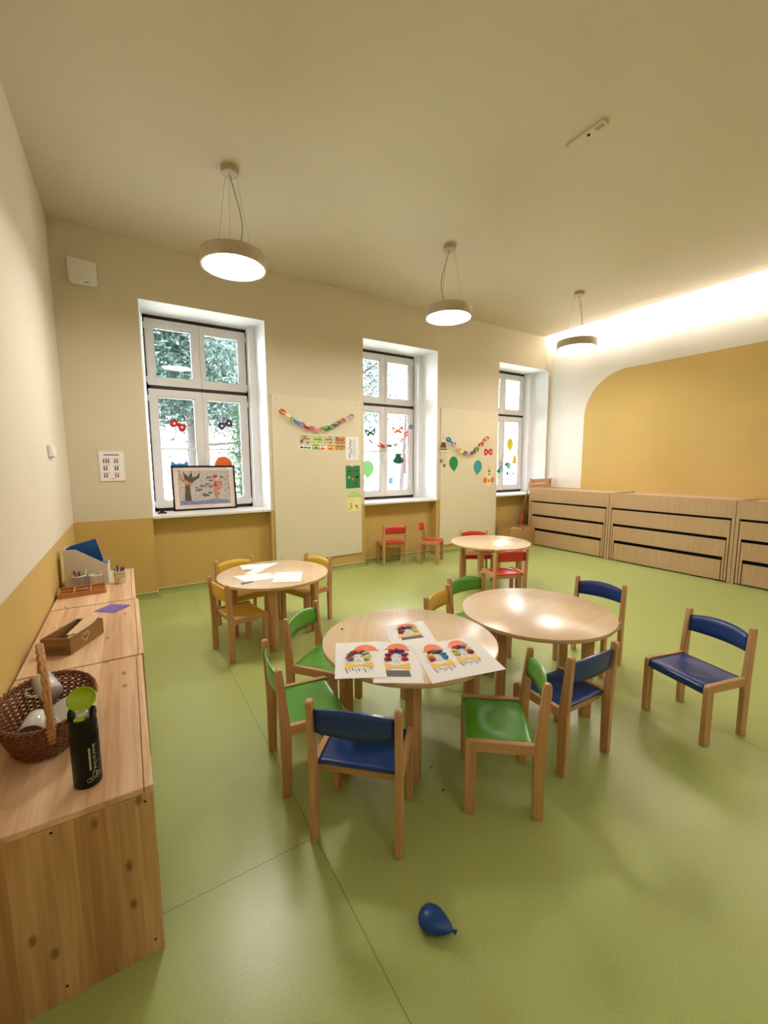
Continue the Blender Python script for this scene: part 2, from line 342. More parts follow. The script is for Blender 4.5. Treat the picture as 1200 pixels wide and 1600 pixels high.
# windows
def window(i, ox):
    X0, X1 = ox+0.052, ox+1.252   # dark outer frame
    y0, y1 = 0.50, 0.58
    b = MB(); t = 0.035
    b.box(X0, X0+t, y0, y1, 0.958, 3.33); b.box(X1-t, X1, y0, y1, 0.958, 3.33); b.box(X0, X1, y0, y1, 3.285, 3.33); b.box(X0, X1, y0, y1, 0.958, 1.0); b.box(X0, X1, y0, y1, 2.455, 2.52)
    w_ = struct(b.build('window_%d' % i, m_darkframe))
    mid = (X0+X1)/2+0.02
    for (z0, z1, hh) in ((2.508, 3.288, 0.095), (1.0, 2.466, 0.09)):
        for (a, c, s) in ((X0+0.014, mid-0.002, 0), (mid+0.002, X1-0.014, 1)):
            f = MB(); lw = 0.088; mw = 0.052 if True else 0
            la, lb = (lw, mw+0.04) if s == 0 else (mw-0.006, lw)
            yy0, yy1 = 0.487, 0.545
            f.box(a, a+la, yy0, yy1, z0, z1, 0.003); f.box(c-lb, c, yy0, yy1, z0, z1, 0.003)
            f.box(a+la-0.002, c-lb+0.002, yy0+0.001, yy1, z1-hh, z1, 0.003); f.box(a+la-0.002, c-lb+0.002, yy0+0.001, yy1, z0, z0+hh, 0.003)
            # glazing bead
            bd = 0.012
            for q in ((a+la-0.003, a+la+bd, z0+hh, z1-hh), (c-lb-bd, c-lb+0.003, z0+hh, z1-hh)): f.box(q[0], q[1], 0.505, 0.53, q[2], q[3])
            for q in ((z0+hh-0.003, z0+hh+bd), (z1-hh-bd, z1-hh+0.003)): f.box(a+la, c-lb, 0.505, 0.53, q[0], q[1])
            if z0 < 2: f.box(a+la, c-lb, 0.508, 0.535, 1.732, 1.752)
            so = f.build('sash', m_sash, w_)
            MB().box(a+la+0.002, c-lb-0.002, 0.519, 0.523, z0+hh+0.002, z1-hh-0.002).build('glass_pane', m_glass, so)
        hz = z0+0.33 if z0 > 2 else 1.62
        hx = mid-0.05 if z0 > 2 else mid-0.02
        MB().box(hx-0.014, hx+0.014, 0.478, 0.488, hz-0.035, hz+0.035, 0.003).box(hx-0.009, hx+0.009, 0.44, 0.452, hz-0.02, hz+0.11, 0.004).box(hx-0.008, hx+0.008, 0.445, 0.48, hz-0.008, hz+0.008).build('handle', m_white, w_)
    for hx in (X0+0.010, X1-0.010):
        for hz in (1.05, 2.35, 2.57, 3.2):
            MB().lathe([(0, -0.035), (0.009, -0.035), (0.009, 0.035), (0, 0.035)], 12, (hx, 0.485, hz)).build('hinge', m_white, w_)
for i, (x0, x1) in enumerate(OPEN): window(i+1, x0)

# ------------------------------------------------------------------ outdoors
m_snow = plain('pale_yard_ground', (205, 210, 200), 0.9, var=0.08, scale=0.8)
m_facade = plain('pale_facade', (236, 232, 226), 0.9, var=0.03, scale=0.6)
m_bark = plain('grey_bark', (66, 60, 58), 0.9, var=0.25, scale=14)
m_needle = plain('conifer_green', (50, 72, 64), 0.7, var=0.35, scale=3)
m_leafb = plain('ivy_green', (44, 76, 48), 0.7, var=0.35, scale=5)
o = struct(MB().box(-30, 60, 0.95, 70, -0.75, -0.6).build('ground_outside', m_snow))
m_winfar = plain('far_window_frame', (96, 92, 92), 0.8)
m_panefar = plain('far_window_pane', (150, 150, 156), 0.3)
def facade(name, label, x0, x1, y0, y1, z1, n, rows):
    t = thing(name, label, 'building', ((x0+x1)/2, y0, -0.6)); dx, dy, dz = -(x0+x1)/2, -y0, 0.6
    T = Matrix.Translation((dx, dy, dz))
    MB().box(x0, x1, y0, y1, -0.6, z1, mtx=T).build('wall', m_facade, t)
    MB().box(x0-0.3, x1+0.3, y0-0.4, y1+0.3, z1, z1+0.25, mtx=T).build('cornice', m_facade, t)
    for r_ in range(rows):
        for k in range(n):
            cx = x0+(x1-x0)*(k+0.5)/n; cz = 1.2+r_*3.4
            f = MB().box(cx-0.65, cx+0.65, y0-0.08, y0-0.01, cz-1.0, cz+1.0, mtx=T).build('window', m_winfar, t)
            MB().box(cx-0.55, cx-0.04, y0-0.1, y0-0.085, cz-0.9, cz+0.9, mtx=T).box(cx+0.04, cx+0.55, y0-0.1, y0-0.085, cz-0.9, cz+0.9, mtx=T).build('pane', m_panefar, f)
facade('apartment_building', 'pale building with rows of tall windows across the yard', -2, 40, 19, 25, 9, 14, 3)
def branchy(bb, p, d, L_, r, depth, spread=0.55):
    n = 4; pts = [p]
    for i in range(n):
        d = (d+Vector((random.uniform(-.18, .18), random.uniform(-.18, .18), random.uniform(-.12, .12)))).normalized(); pts.append(pts[-1]+d*L_/n)
    bb.tube(pts, [r*(1-0.5*i/n) for i in range(n+1)], 5, cap=False); tips = [(pts[-1], d)]
    out = list(pts)
    if depth > 0:
        for k in range(3):
            q = pts[random.randint(2, n)]; dd = (d+Vector((random.uniform(-1, 1), random.uniform(-1, 1), random.uniform(-.5, .8)))*spread*1.4).normalized()
            out += branchy(bb, q, dd, L_*0.68, r*0.5, depth-1, spread)
    return out
def sprays(bb, centers, n, spread, size, droop=0.5):
    for _ in range(n):
        c = random.choice(centers); p = c+Vector((random.gauss(0, spread), random.gauss(0, spread), random.gauss(0, spread*0.8)-spread*droop))
        d = Vector((random.uniform(-1, 1), random.uniform(-1, 1), random.uniform(-1.3, 0.2))).normalized(); u = d.orthogonal().normalized()*size*0.22
        L_ = size*random.uniform(0.6, 1.4)
        vs = [bb.bm.verts.new(p-u*0.4), bb.bm.verts.new(p+d*L_*0.5-u), bb.bm.verts.new(p+d*L_), bb.bm.verts.new(p+d*L_*0.5+u)]
        bb.bm.faces.new(vs)
def tree(name, label, x, y, h, r, lean, depth, leaf=None, nleaf=0, spread=0.4, size=0.12, start=0.35, group=None, crown=0):
    random.seed(int(x*100+y))
    t = thing(name, label, 'tree', (x, y, -0.6), 0, group); bb = MB()
    pts = [Vector((lean[0]*i/6*h*0.2, lean[1]*i/6*h*0.2, h*i/6)) for i in range(7)]
    bb.tube(pts, [r*(1-0.75*i/6) for i in range(7)], 9); cs = []
    for k in range(14):
        f = start+(1-start)*k/14; q = pts[0].lerp(pts[-1], f); a = random.uniform(0, 2*PI)
        cs += branchy(bb, q, Vector((math.cos(a), math.sin(a), random.uniform(-0.1, 0.5))).normalized(), h*0.30*(1.15-f*0.7), r*0.34*(1.1-f*0.6), depth)
    bb.build('trunk', m_bark, t)
    if leaf:
        for k in range(int(crown*900)):
            a = random.uniform(0, 2*PI); z = random.uniform(h*0.40, h*0.98); q = crown*(1.15-z/h)*1.6*random.random()**0.5
            cs.append(Vector((q*math.cos(a), q*math.sin(a), z)))
        lb = MB(); sprays(lb, cs, nleaf, spread, size); lb.build('foliage', leaf, t)
tree('conifer', 'drooping conifer tree outside the left window', 2.1, 7.5, 9.0, 0.16, (0.1, 0), 2, m_needle, 34000, 0.30, 0.17, 0.30, crown=1.9)
tree('conifer', 'drooping conifer beyond the left part of the middle window', 8.0, 8.6, 10, 0.16, (0, 0), 2, m_needle, 16000, 0.32, 0.17, 0.35, crown=1.5)
tree('bare_tree', 'bare leafless tree outside the right part of the middle window', 10.6, 9.6, 8.5, 0.11, (0.5, 0.1), 3, None, 0, start=0.2)
tree('bare_tree', 'bare leafless tree behind the conifer of the left window', 0.7, 10.0, 9.5, 0.14, (-0.3, 0), 3, None, 0, start=0.25)
# ivy covered post seen at the right of the first window
t = thing('ivy_column', 'narrow column of green ivy outside the left window', 'plant', (3.0, 5.6, -0.6))
MB().tube([(0, 0, 0), (0.03, 0, 1.5), (0, 0.02, 3.4)], 0.05, 8).build('stem', m_bark, t)
lb = MB(); sprays(lb, [Vector((0, 0, 0.3+0.1*k)) for k in range(34)], 2200, 0.13, 0.10, 0.1); lb.build('foliage', m_leafb, t)

# ------------------------------------------------------------------ lamps
def pendant(name, x, y, label, mat=None, ph=0):
    t = thing(name, label, 'ceiling lamp', (x, y, H), 0, 'round pendant lamps')
    z1, z0, R = -0.665, -0.765, 0.262
    MB().lathe([(0, 0), (0.067, 0), (0.068, -0.004), (0.068, -0.044), (0.064, -0.048), (0, -0.048)], 40).build('canopy', m_lampwood, t, True)
    MB().lathe([(R, z0), (R, z1), (R-0.004, z1+0.003), (0, z1+0.003)], 72).lathe([(R-0.016, z1-0.01), (R-0.016, z0), (R, z0)], 72).build('ring', m_lampwood, t, True)
    MB().lathe([(0, z0+0.008), (R-0.017, z0+0.008), (R-0.017, z0+0.012)], 64).build('diffuser', mat or m_lampdisc, t)
    for k in range(3):
        a = 2*PI*k/3+ph; MB().tube([(0.05*math.cos(a), 0.05*math.sin(a), -0.047), (0.17*math.cos(a), 0.17*math.sin(a), z1)], 0.0012, 5).build('suspension_wire', m_metal, t)
    pts = []
    for i in range(15):
        f = i/14; s_ = math.sin(f*PI); pts.append((0.105*s_*math.cos(ph*2)*(0.4+0.9*f), 0.105*s_*math.sin(ph*2)*(0.4+f), -0.047+(z1+0.047)*f))
    MB().tube(pts, 0.0032, 6).build('power_cord', plain_cord, t)
plain_cord = plain('grey_cord', (120, 108, 92), 0.6)
pendant('pendant_lamp', 1.382, -1.635, 'round pendant lamp above the left window, nearest and largest of the three', ph=0.15)
pendant('pendant_lamp', 3.706, -1.635, 'round pendant lamp in the middle of the three', ph=1.45)
pendant('pendant_lamp', 6.10, -1.62, 'round pendant lamp nearest the lit right wall', ph=0.0)
m_filldisc = emis('fill_lamp_diffuser', (255, 248, 240), LAMP*0.36)  # weaker glow for the added fill lamps
for x, wh in ((1.382, 'left'), (3.706, 'middle'), (6.10, 'right')):  # unseen rear row, added to brighten the near cabinet and floor
    pendant('pendant_lamp', x, -6.7, 'added unseen round fill lamp behind the viewer, %s of the rear row' % wh, m_filldisc)
t = thing('emergency_light', 'slim white emergency light fixture on the ceiling', 'light fixture', (3.520, -3.365, H), PI/2)
MB().box(-0.15, 0.15, -0.033, 0.033, -0.022, 0, 0.006).build('housing', plain('ivory_plastic', (214, 204, 178), 0.4), t)
MB().box(-0.13, -0.075, -0.018, 0.018, -0.026, -0.021, 0.004).build('lens', m_metal, t)
MB().lathe([(0, -0.027), (0.012, -0.027), (0.012, -0.02)], 16, (-0.02, 0, 0)).build('sensor', m_black, t)

# ------------------------------------------------------------------ wall fittings
t = thing('wall_box', 'white rounded wall box high on the wall near the left corner', 'wall device', (0.263, 0, 3.36))
pp = arc(-0.085, 0.035, 0.035, 180, 270)+arc(0.085, 0.035, 0.035, 270, 360)+[(0.12, 0.225), (-0.12, 0.235)]
MB().prism(pp, 'y', -0.065, 0, 0.006).build('casing', m_white, t, True); MB().box(0.01, 0.05, -0.067, -0.06, 0.012, 0.018).build('slot', m_ink, t)
t = thing('wall_poster', 'small framed poster with six rows of red and brown pictures', 'poster', (0.382, -0.004, 1.53))
MB().box(-0.118, 0.118, -0.006, 0.002, -0.162, 0.162, 0.002).build('backing', m_white, t)
MB().box(-0.104, 0.104, -0.0075, -0.006, -0.148, 0.148).build('sheet', m_paper, t)
MB().box(-0.07, 0.07, -0.0085, -0.0075, 0.115, 0.127).build('title_bar', m_grey, t)
for r_ in range(3):
    for c_ in range(2):
        cx = -0.05+0.1*c_; cz = 0.055-0.078*r_; b = MB()
        for k in range(3 if (c_ == 0 and r_ == 0) else 2):
            xx = cx-0.022+0.022*k; b.box(xx-0.006, xx+0.006, -0.0085, -0.0075, cz-0.022, cz+0.004); b.lathe([(0, 0), (0.008, 0), (0.008, 0.001), (0, 0.001)], 10, mtx=Matrix.Translation((xx, -0.0075, cz+0.014)) @ Matrix.Rotation(PI/2, 4, 'X'))
        b.box(cx-0.03, cx+0.03, -0.0085, -0.0075, cz+0.031, cz+0.034)
        b.build('picture', COL['red'] if (c_, r_) == (1, 2) else COL['brown'], t)
MB().box(-0.018, 0.018, -0.0085, -0.0075, -0.137, -0.132).build('caption', m_ink, t)
for i, (yy, lab) in enumerate(((-1.24, 'left'),)):
    t = thing('light_switch', 'white double rocker light switch on the left wall', 'switch', (0, -1.19, 1.655))
    MB().box(0, 0.024, -0.115, 0.115, -0.045, 0.045, 0.006).build('cover_plate', m_white, t)
    MB().box(0.023, 0.031, -0.095, -0.01, -0.034, 0.034, 0.003).build('rocker', m_white, t)
    MB().box(0.023, 0.031, 0.01, 0.095, -0.034, 0.034, 0.003).build('rocker', m_white, t)

# ------------------------------------------------------------------ pin boards and what hangs on them
def board(label, x0, x1, z0, z1, cols):
    t = thing('pin_board', label, 'board', ((x0+x1)/2, 0, z0), 0, 'cream wall boards'); w2 = (x1-x0)/2
    MB().box(-w2, w2, -0.018, 0, 0, z1-z0, 0.002).build('panel', m_board, t)
    for cx in cols:
        for cz in (0.07, z1-z0-0.07):
            MB().lathe([(0, 0), (0.008, 0), (0.006, 0.003), (0, 0.003)], 12, mtx=Matrix.Translation((cx, -0.018, cz)) @ Matrix.Rotation(PI/2, 4, 'X')).build('screw', m_metal, t)
board('cream wall board between the left and the middle window', 2.148, 3.452, 0.215, 2.44, (-0.59, 0.59))
board('cream wall board between the middle and the right window', 4.95, 6.272, 0.16, 2.446, (-0.58, 0, 0.58))

def flat(name, mat, pts, y, th=0.0015, parent=None, loc=(0, 0)):
    """thin cut-out sheet standing in the xz plane, front at y-th"""
    return MB().prism([(p[0]-loc[0], p[1]-loc[1]) for p in pts], 'y', -th, 0).build(name, mat, parent)
def disc_pts(cx, cz, rx, rz, n=24, a=0):
    out = []
    for k in range(n):
        u, v = rx*math.cos(2*PI*k/n), rz*math.sin(2*PI*k/n); out.append((cx+u*math.cos(a)-v*math.sin(a), cz+u*math.sin(a)+v*math.cos(a)))
    return out
def hang(name, label, cat, cx, y, cz, group=None): return thing(name, label, cat, (cx, y, cz), 0, group)
def ring_face(bb, outer, inner_list, y0, y1):
    """flat shape with holes through triangulated fill"""
    edges = []; bm = bb.bm
    for loop in [outer]+inner_list:
        vs = [bm.verts.new((p[0], y0, p[1])) for p in loop]
        for i in range(len(vs)): edges.append(bm.edges.new((vs[i], vs[(i+1) % len(vs)])))
    r = bmesh.ops.triangle_fill(bm, use_beauty=True, use_dissolve=False, edges=edges)
    fs = [g for g in r['geom'] if isinstance(g, bmesh.types.BMFace)]
    e = bmesh.ops.extrude_face_region(bm, geom=fs); bmesh.ops.translate(bm, verts=[g for g in e['geom'] if isinstance(g, bmesh.types.BMVert)], vec=(0, y1-y0, 0))
    return bb
def eye_mask(label, color, cx, cz, w, h, y, rot=0, pointy=False, mat2=None):
    w *= 1.08; h *= 1.15
    if pointy: out = [(-0.5, 0.5), (-0.25, 0.28), (0, 0.05), (0.25, 0.28), (0.5, 0.5), (0.44, -0.1), (0.26, -0.45), (0.0, -0.2), (-0.26, -0.45), (-0.44, -0.1)]
    else: out = [(0.5*math.copysign(abs(math.cos(t)), math.cos(t)), 0) for t in ()] or [(-0.5, 0.0), (-0.46, 0.32), (-0.3, 0.5), (-0.12, 0.3), (0, 0.22), (0.12, 0.3), (0.3, 0.5), (0.46, 0.32), (0.5, 0), (0.46, -0.34), (0.3, -0.5), (0.14, -0.34), (0, -0.12), (-0.14, -0.34), (-0.3, -0.5), (-0.46, -0.34)]
    ca, sa = math.cos(rot), math.sin(rot)
    T = lambda p: (p[0]*w*ca-p[1]*h*sa, p[0]*w*sa+p[1]*h*ca)
    holes = [[T(p) for p in disc_pts(sx*0.27, 0.0, 0.085, 0.13, 12)] for sx in (-1, 1)]
    b = MB(); ring_face(b, [T(p) for p in out], holes, -0.0015, 0)
    o = b.build('paper_mask', COL[color]); o.location = (cx, y, cz); tag(o, label, 'mask'); return o
def balloon_cut(label, color, cx, cz, rx, rz, y, rot=0):
    ca, sa = math.cos(rot), math.sin(rot); pts = []
    for k in range(28):
        a = -PI/2+2*PI*k/28; x = rx*math.cos(a); z = rz*math.sin(a)
        if z < 0: x *= 1-0.28*(z/rz)**2
        pts.append((x, z))
    pts = [(-rx*0.14, -rz*1.17), (rx*0.16, -rz*1.17)] + [p for p in pts if not (p[1] < -rz*0.97)]
    pts = [(p[0]*ca-p[1]*sa, p[0]*sa+p[1]*ca) for p in pts]
    o = MB().prism(pts, 'y', -0.0015, 0).build('paper_balloon', COL[color]); o.location = (cx, y, cz); tag(o, label, 'paper cut-out'); return o
def chain(label, pts, colors, y, R=0.040, wd=0.036, group=None):
    c0 = pts[0]; t = hang('paper_chain', label, 'paper chain', c0[0], y, c0[1], 'paper chains')
    for i, (x, z) in enumerate(pts):
        a = pts[max(0, i-1)]; c = pts[min(len(pts)-1, i+1)]; ang = math.atan2(c[1]-a[1], c[0]-a[0])
        tilt = (0.35 if i % 2 else PI/2-0.25)+random.uniform(-.15, .15)
        b = MB(); b.lathe([(R, -wd/2), (R, wd/2), (R-0.0012, wd/2), (R-0.0012, -wd/2), (R, -wd/2)], 24, sx=1.12, sy=0.80)
        o = b.build('paper_link', COL[colors[i % len(colors)]], t)
        # ring axis (z) turned, long axis along the chain
        o.matrix_local = Matrix.Translation((x-c0[0], -0.03+(0.006 if i % 2 else -0.004), z-c0[1])) @ Matrix.Rotation(-ang, 4, 'Y') @ Matrix.Rotation(tilt, 4, 'X')
    return t
# left board
BX = -0.018
chain('colourful paper chain starting orange on the board by the left window', [(2.281, 2.216), (2.35, 2.18), (2.41, 2.125), (2.472, 2.097), (2.545, 2.062), (2.61, 2.032), (2.68, 2.018), (2.75, 2.012), (2.83, 2.016), (2.91, 2.03), (2.985, 2.053), (3.06, 2.10), (3.135, 2.14), (3.21, 2.18), (3.275, 2.205)],
      ['orange', 'cream', 'cream', 'blue', 'lilac', 'crimson', 'pink', 'pink', 'cream', 'green', 'green', 'grey', 'orange', 'palepink', 'lilac'], BX)
def card(label, x0, x1, z0, z1, base, marks, seed, y=BX, group='picture cards on the board'):
    random.seed(seed); t = hang('picture_card', label, 'card', (x0+x1)/2, y, (z0+z1)/2, group); w2, h2 = (x1-x0)/2-0.002, (z1-z0)/2-0.002
    MB().box(-w2, w2, -0.002, 0, -h2, h2).build('sheet', COL[base] if base in COL else m_paper, t)
    b = MB(); b.box(-w2*0.7, w2*0.7, -0.0026, -0.002, 0.04*h2, 0.04*h2+0.010) if h2 > 0.045 else b.box(-w2*0.8, w2*0.8, -0.0026, -0.002, h2*0.6, h2*0.6+0.007); b.build('caption', m_ink, t)
    for k, mk in enumerate(marks):
        for q in range(3):
            b = MB()
            cx = random.uniform(-w2*0.75, w2*0.75); cz = random.uniform(-h2*0.8, -0.15*h2) if q != 1 or h2 < 0.045 else random.uniform(h2*0.45, h2*0.8)
            b.prism(disc_pts(cx, cz, random.uniform(.008, .018), random.uniform(.006, .014), 9), 'y', -0.0027-0.0001*k, -0.002)
            b.build('drawing', COL[mk], t)
card('beige picture card with dark drawing, first of the upper row', 2.514, 2.680, 1.818, 1.932, 'beige', ['darkgreen', 'black'], 1)
card('green picture card, second of the upper row on the left board', 2.696, 2.855, 1.818, 1.930, 'palegreen', ['green', 'yellow'], 2)
card('pale grey picture card, third of the upper row', 2.860, 3.020, 1.818, 1.928, 'beige', ['lilac', 'grey'], 3)
card('orange brown picture card, last of the upper row', 3.036, 3.198, 1.816, 1.925, 'tan', ['brown', 'orange'], 4)
card('small white card at the left end of the lower row', 2.498, 2.562, 1.742, 1.813, 'white', ['black'], 5)
card('white card with grey drawings, second of the lower row', 2.566, 2.682, 1.742, 1.812, 'white', ['grey', 'violet'], 6)
card('yellow green card, third of the lower row', 2.686, 2.802, 1.740, 1.811, 'palegreen', ['green', 'brown'], 7)
card('white and pink card in the middle of the lower row', 2.806, 2.915, 1.738, 1.809, 'white', ['red', 'orange'], 8)
card('yellow card right of the middle in the lower row', 2.917, 3.032, 1.738, 1.808, 'gold', ['red', 'orange'], 9)
card('tan card at the right end of the lower row', 3.038, 3.198, 1.735, 1.806, 'tan', ['brown', 'yellow'], 10)
random.seed(11)
t = hang('printed_list', 'white sheet with a printed list beside the picture cards', 'paper', 3.308, BX, 1.763)
MB().box(-0.106, 0.106, -0.002, 0, -0.165, 0.165).build('sheet', m_paper, t)
b = MB()
for k in range(16): b.box(-0.0, 0.06, -0.0026, -0.002, 0.12-0.0155*k, 0.1225-0.0155*k)
b.build('printed_lines', m_grey, t); b = MB()
for k in range(26): cx, cz = random.uniform(-0.052, -0.012), 0.125-0.0102*k; b.box(cx-0.012, cx+0.012, -0.0026, -0.002, cz-0.003, cz+0.003)
b.build('printed_drawings', m_ink, t)
t = hang('green_collage', 'dark green sheet with small glued animals on the left board', 'collage', 3.314, BX, 1.352)
flat('sheet', COL['green'], [(-0.115, -0.165), (0.115, -0.16), (0.115, 0.165), (0.03, 0.165), (-0.01, 0.15), (-0.06, 0.168), (-0.117, 0.165)], 0, 0.002, t)
for k, (x, z, c1) in enumerate(((-0.06, 0.085, 'brown'), (0.05, 0.095, 'brown'), (-0.015, 0.04, 'red'), (0.065, 0.0, 'black'), (-0.07, -0.01, 'beige'), (-0.01, -0.035, 'orange'), (0.045, -0.09, 'brown'))):
    MB().ball((x, -0.004, z), 0.020, 2, (1, 0.25, 0.8)).ball((x+0.014, -0.006, z+0.014), 0.010, 2, (1, 0.4, 1)).build('glued_animal', COL[c1], t)
t = hang('paper_pocket', 'pale green paper pocket with orange flowers, lowest on the left board', 'paper craft', 3.33, BX, 0.98)
flat('pocket', COL['cream'], [(-0.12, -0.14), (0.115, -0.12), (0.11, 0.09), (-0.12, 0.07)], 0, 0.003, t)
flat('flap', COL['palegreen'], [(-0.105, 0.075), (0.0, 0.09), (0.112, 0.07), (0.09, 0.13), (0.04, 0.165), (-0.03, 0.165), (-0.085, 0.13)], 0, 0.006, t)
for x, z, c1 in ((-0.055, -0.02, 'orange'), (-0.05, -0.06, 'orange'), (-0.08, -0.085, 'yellow'), (0.03, -0.05, 'brown'), (0.05, -0.08, 'orange')): MB().ball((x, -0.006, z), 0.015, 2, (1, 0.3, 1)).build('flower', COL[c1], t)
# right board
chain('colourful paper chain starting blue on the right board', [(5.085, 1.935), (5.14, 1.90), (5.20, 1.855), (5.255, 1.81), (5.315, 1.765), (5.385, 1.735), (5.45, 1.715), (5.52, 1.705), (5.59, 1.712), (5.655, 1.735), (5.715, 1.78), (5.77, 1.83), (5.825, 1.865), (5.88, 1.92), (5.95, 1.972)],
      ['blue', 'blue', 'lilac', 'palepink', 'cream', 'yellow', 'green', 'pink', 'pink', 'green', 'green', 'yellow', 'red', 'pink', 'orange'], BX, R=0.042)
t = hang('wooden_house_mobile', 'small brown and white hanging house with two dangling hearts on the right board', 'wall ornament', 5.0, BX, 1.74)
flat('roof', COL['brown'], [(-0.065, 0.065), (0.065, 0.065), (0.035, 0.15), (-0.035, 0.15)], 0, 0.008, t)
flat('gable', COL['cream'], [(-0.04, 0.15), (0.04, 0.15), (0.0, 0.205)], 0, 0.008, t)
MB().box(-0.075, 0.075, -0.01, 0, 0.03, 0.045).build('beam', COL['brown'], t); MB().box(-0.07, 0.075, -0.01, 0, -0.015, 0.01).build('base', COL['cream'], t)
MB().tube([(0, -0.005, 0.2), (0.004, -0.005, 0.26)], 0.003, 6).build('hanger', m_metal, t)
for x, z in ((-0.04, -0.155), (0.025, -0.23)):
    h_ = MB().tube([(x, -0.005, 0), (x, -0.005, z+0.02)], 0.0015, 5).build('string', m_metal, t)
    flat('heart', m_grey, [(x, z-0.035), (x+0.028, z), (x+0.025, z+0.022), (x, z+0.015), (x-0.025, z+0.022), (x-0.028, z)], 0, 0.01, h_)
balloon_cut('green paper balloon on the right board', 'green', 5.232, 1.545, 0.097, 0.115, BX, 0.10)
balloon_cut('teal paper balloon on the right board', 'teal', 5.79, 1.478, 0.10, 0.118, BX, -0.16)
eye_mask('red paper eye mask on the right board', 'red', 6.038, 1.742, 0.195, 0.115, BX, 0.03)
t = hang('paper_clown', 'paper clown face with orange hair and pointed dotted hat', 'paper craft', 6.07, BX, 1.24)
flat('face', COL['cream'], disc_pts(0, -0.025, 0.062, 0.09), 0, 0.002, t)
for s in (-1, 1): flat('hair', COL['orange'], disc_pts(s*0.088, 0.0, 0.046, 0.05), 0, 0.003, t)
flat('hat', COL['cream'], [(-0.055, 0.05), (0.055, 0.05), (0.01, 0.2), (-0.012, 0.2)], 0, 0.004, t)
for z, c1, rr in ((0.225, 'palegreen', 0.026), (0.165, 'crimson', 0.024), (0.105, 'grey', 0.022), (0.0, 'red', 0.016)): MB().ball((0, -0.006, z), rr, 2, (1, 0.3, 1)).build('dot', COL[c1], t)
flat('mouth', COL['red'], disc_pts(0, -0.03, 0.026, 0.01), -0.0012, 0.0026, t)
# stickers inside the windows
YG = 0.486
eye_mask('red paper eye mask in the left window', 'red', 1.103, 2.035, 0.175, 0.10, YG, -0.48)
eye_mask('dark plum paper eye mask in the left window', 'plum', 1.675, 2.07, 0.175, 0.10, YG, 0.35)
o = MB().prism([(-0.095, 0.06), (-0.04, 0.02), (0, 0.035), (0.04, 0.02), (0.095, 0.07), (0.10, -0.05), (0, -0.07), (-0.10, -0.05)], 'y', -0.0015, 0).build('paper_bow', COL['blue']); o.location = (1.095, YG, 1.53); tag(o, 'blue paper bow partly behind the framed picture in the left window', 'paper cut-out')
balloon_cut('orange paper balloon half behind the framed picture in the left window', 'orange', 1.625, 1.52, 0.115, 0.13, YG)
eye_mask('green and yellow pointed paper mask in the middle window', 'darkgreen', 3.90, 2.045, 0.19, 0.12, YG, 0.10, True)
eye_mask('red pointed paper mask in the middle window', 'orange', 4.43, 2.10, 0.21, 0.12, YG, 0.06, True)
balloon_cut('pale green paper balloon in the middle window', 'lime', 3.845, 1.465, 0.115, 0.13, YG)
o = MB().prism([(-0.115, -0.055), (-0.07, -0.085), (0, -0.1), (0.07, -0.085), (0.12, -0.05), (0.055, 0.03), (0.075, 0.085), (0.03, 0.07), (0.0, 0.09), (-0.03, 0.07), (-0.065, 0.085), (-0.055, 0.03)], 'y', -0.0015, 0).build('paper_dress', COL['darkgreen']); o.location = (4.44, YG, 1.635); tag(o, 'dark green paper dress in the middle window', 'paper cut-out')
o = MB().box(-0.035, 0.035, -0.0015, 0, -0.17, 0.17).build('paper_strip', COL['palepink']); o.location = (4.565, YG, 1.55); tag(o, 'pink paper strip at the right edge of the middle window', 'paper cut-out')
o = MB().box(-0.043, 0.043, -0.0015, 0, -0.055, 0.055).build('paper_square', COL['skyblue']); o.location = (4.292, YG, 1.257); tag(o, 'light blue paper square low in the middle window', 'paper cut-out')
o = MB().prism([(-0.045, 0.02), (0.03, -0.035), (0.045, -0.01), (-0.028, 0.042)], 'y', -0.0015, 0).build('paper_strip', COL['crimson']); o.location = (3.906, YG, 1.897); tag(o, 'small crimson paper strip in the middle window', 'paper cut-out')
chain('paper chain rising to a blue link across the middle window', [(4.03, 1.842), (4.09, 1.828), (4.15, 1.83), (4.22, 1.835), (4.29, 1.838), (4.35, 1.86), (4.41, 1.895), (4.46, 1.935), (4.51, 1.985), (4.555, 2.03), (4.60, 2.085), (4.65, 2.15)],
      ['red', 'red', 'pink', 'green', 'green', 'cream', 'lilac', 'palepink', 'pink', 'orange', 'pink', 'blue'], 0.44, R=0.036)
OW = 0
balloon_cut('yellow paper balloon in the right window', 'yellow', 7.165, 1.92, 0.092, 0.118, YG)
t = hang('paper_bear', 'yellow paper bear in the right window', 'paper cut-out', 7.31, YG, 1.61)
flat('body', COL['yellow'], disc_pts(0, -0.02, 0.058, 0.065), 0, 0.0015, t); flat('head', COL['yellow'], disc_pts(0, 0.05, 0.045, 0.04), 0, 0.0017, t)
for s in (-1, 1): flat('ear', COL['yellow'], disc_pts(s*0.045, 0.08, 0.018, 0.018), 0, 0.0019, t); flat('paw', COL['yellow'], disc_pts(s*0.05, -0.06, 0.022, 0.022), 0, 0.0019, t)
eye_mask('black outlined paper glasses in the right window', 'plum', 7.26, 1.325, 0.14, 0.075, YG, 0.45)
t = hang('paper_bouquet', 'light blue and green paper figure at the centre of the right window', 'paper cut-out', 7.02, YG, 1.47)
for x, z, c1, rx, rz in ((-0.10, 0.05, 'lilac', 0.05, 0.07), (-0.09, -0.05, 'skyblue', 0.055, 0.06), (0.12, 0.02, 'mint', 0.06, 0.075)): flat('blob', COL[c1], disc_pts(x, z, rx, rz), 0, 0.0015, t)
for x, z in ((0.04, 0.04), (0.09, -0.14), (-0.17, -0.09)): flat('leaf', COL['green'], [(x-0.05, z), (x+0.04, z+0.07), (x+0.045, z-0.05)], 0, 0.0022, t)

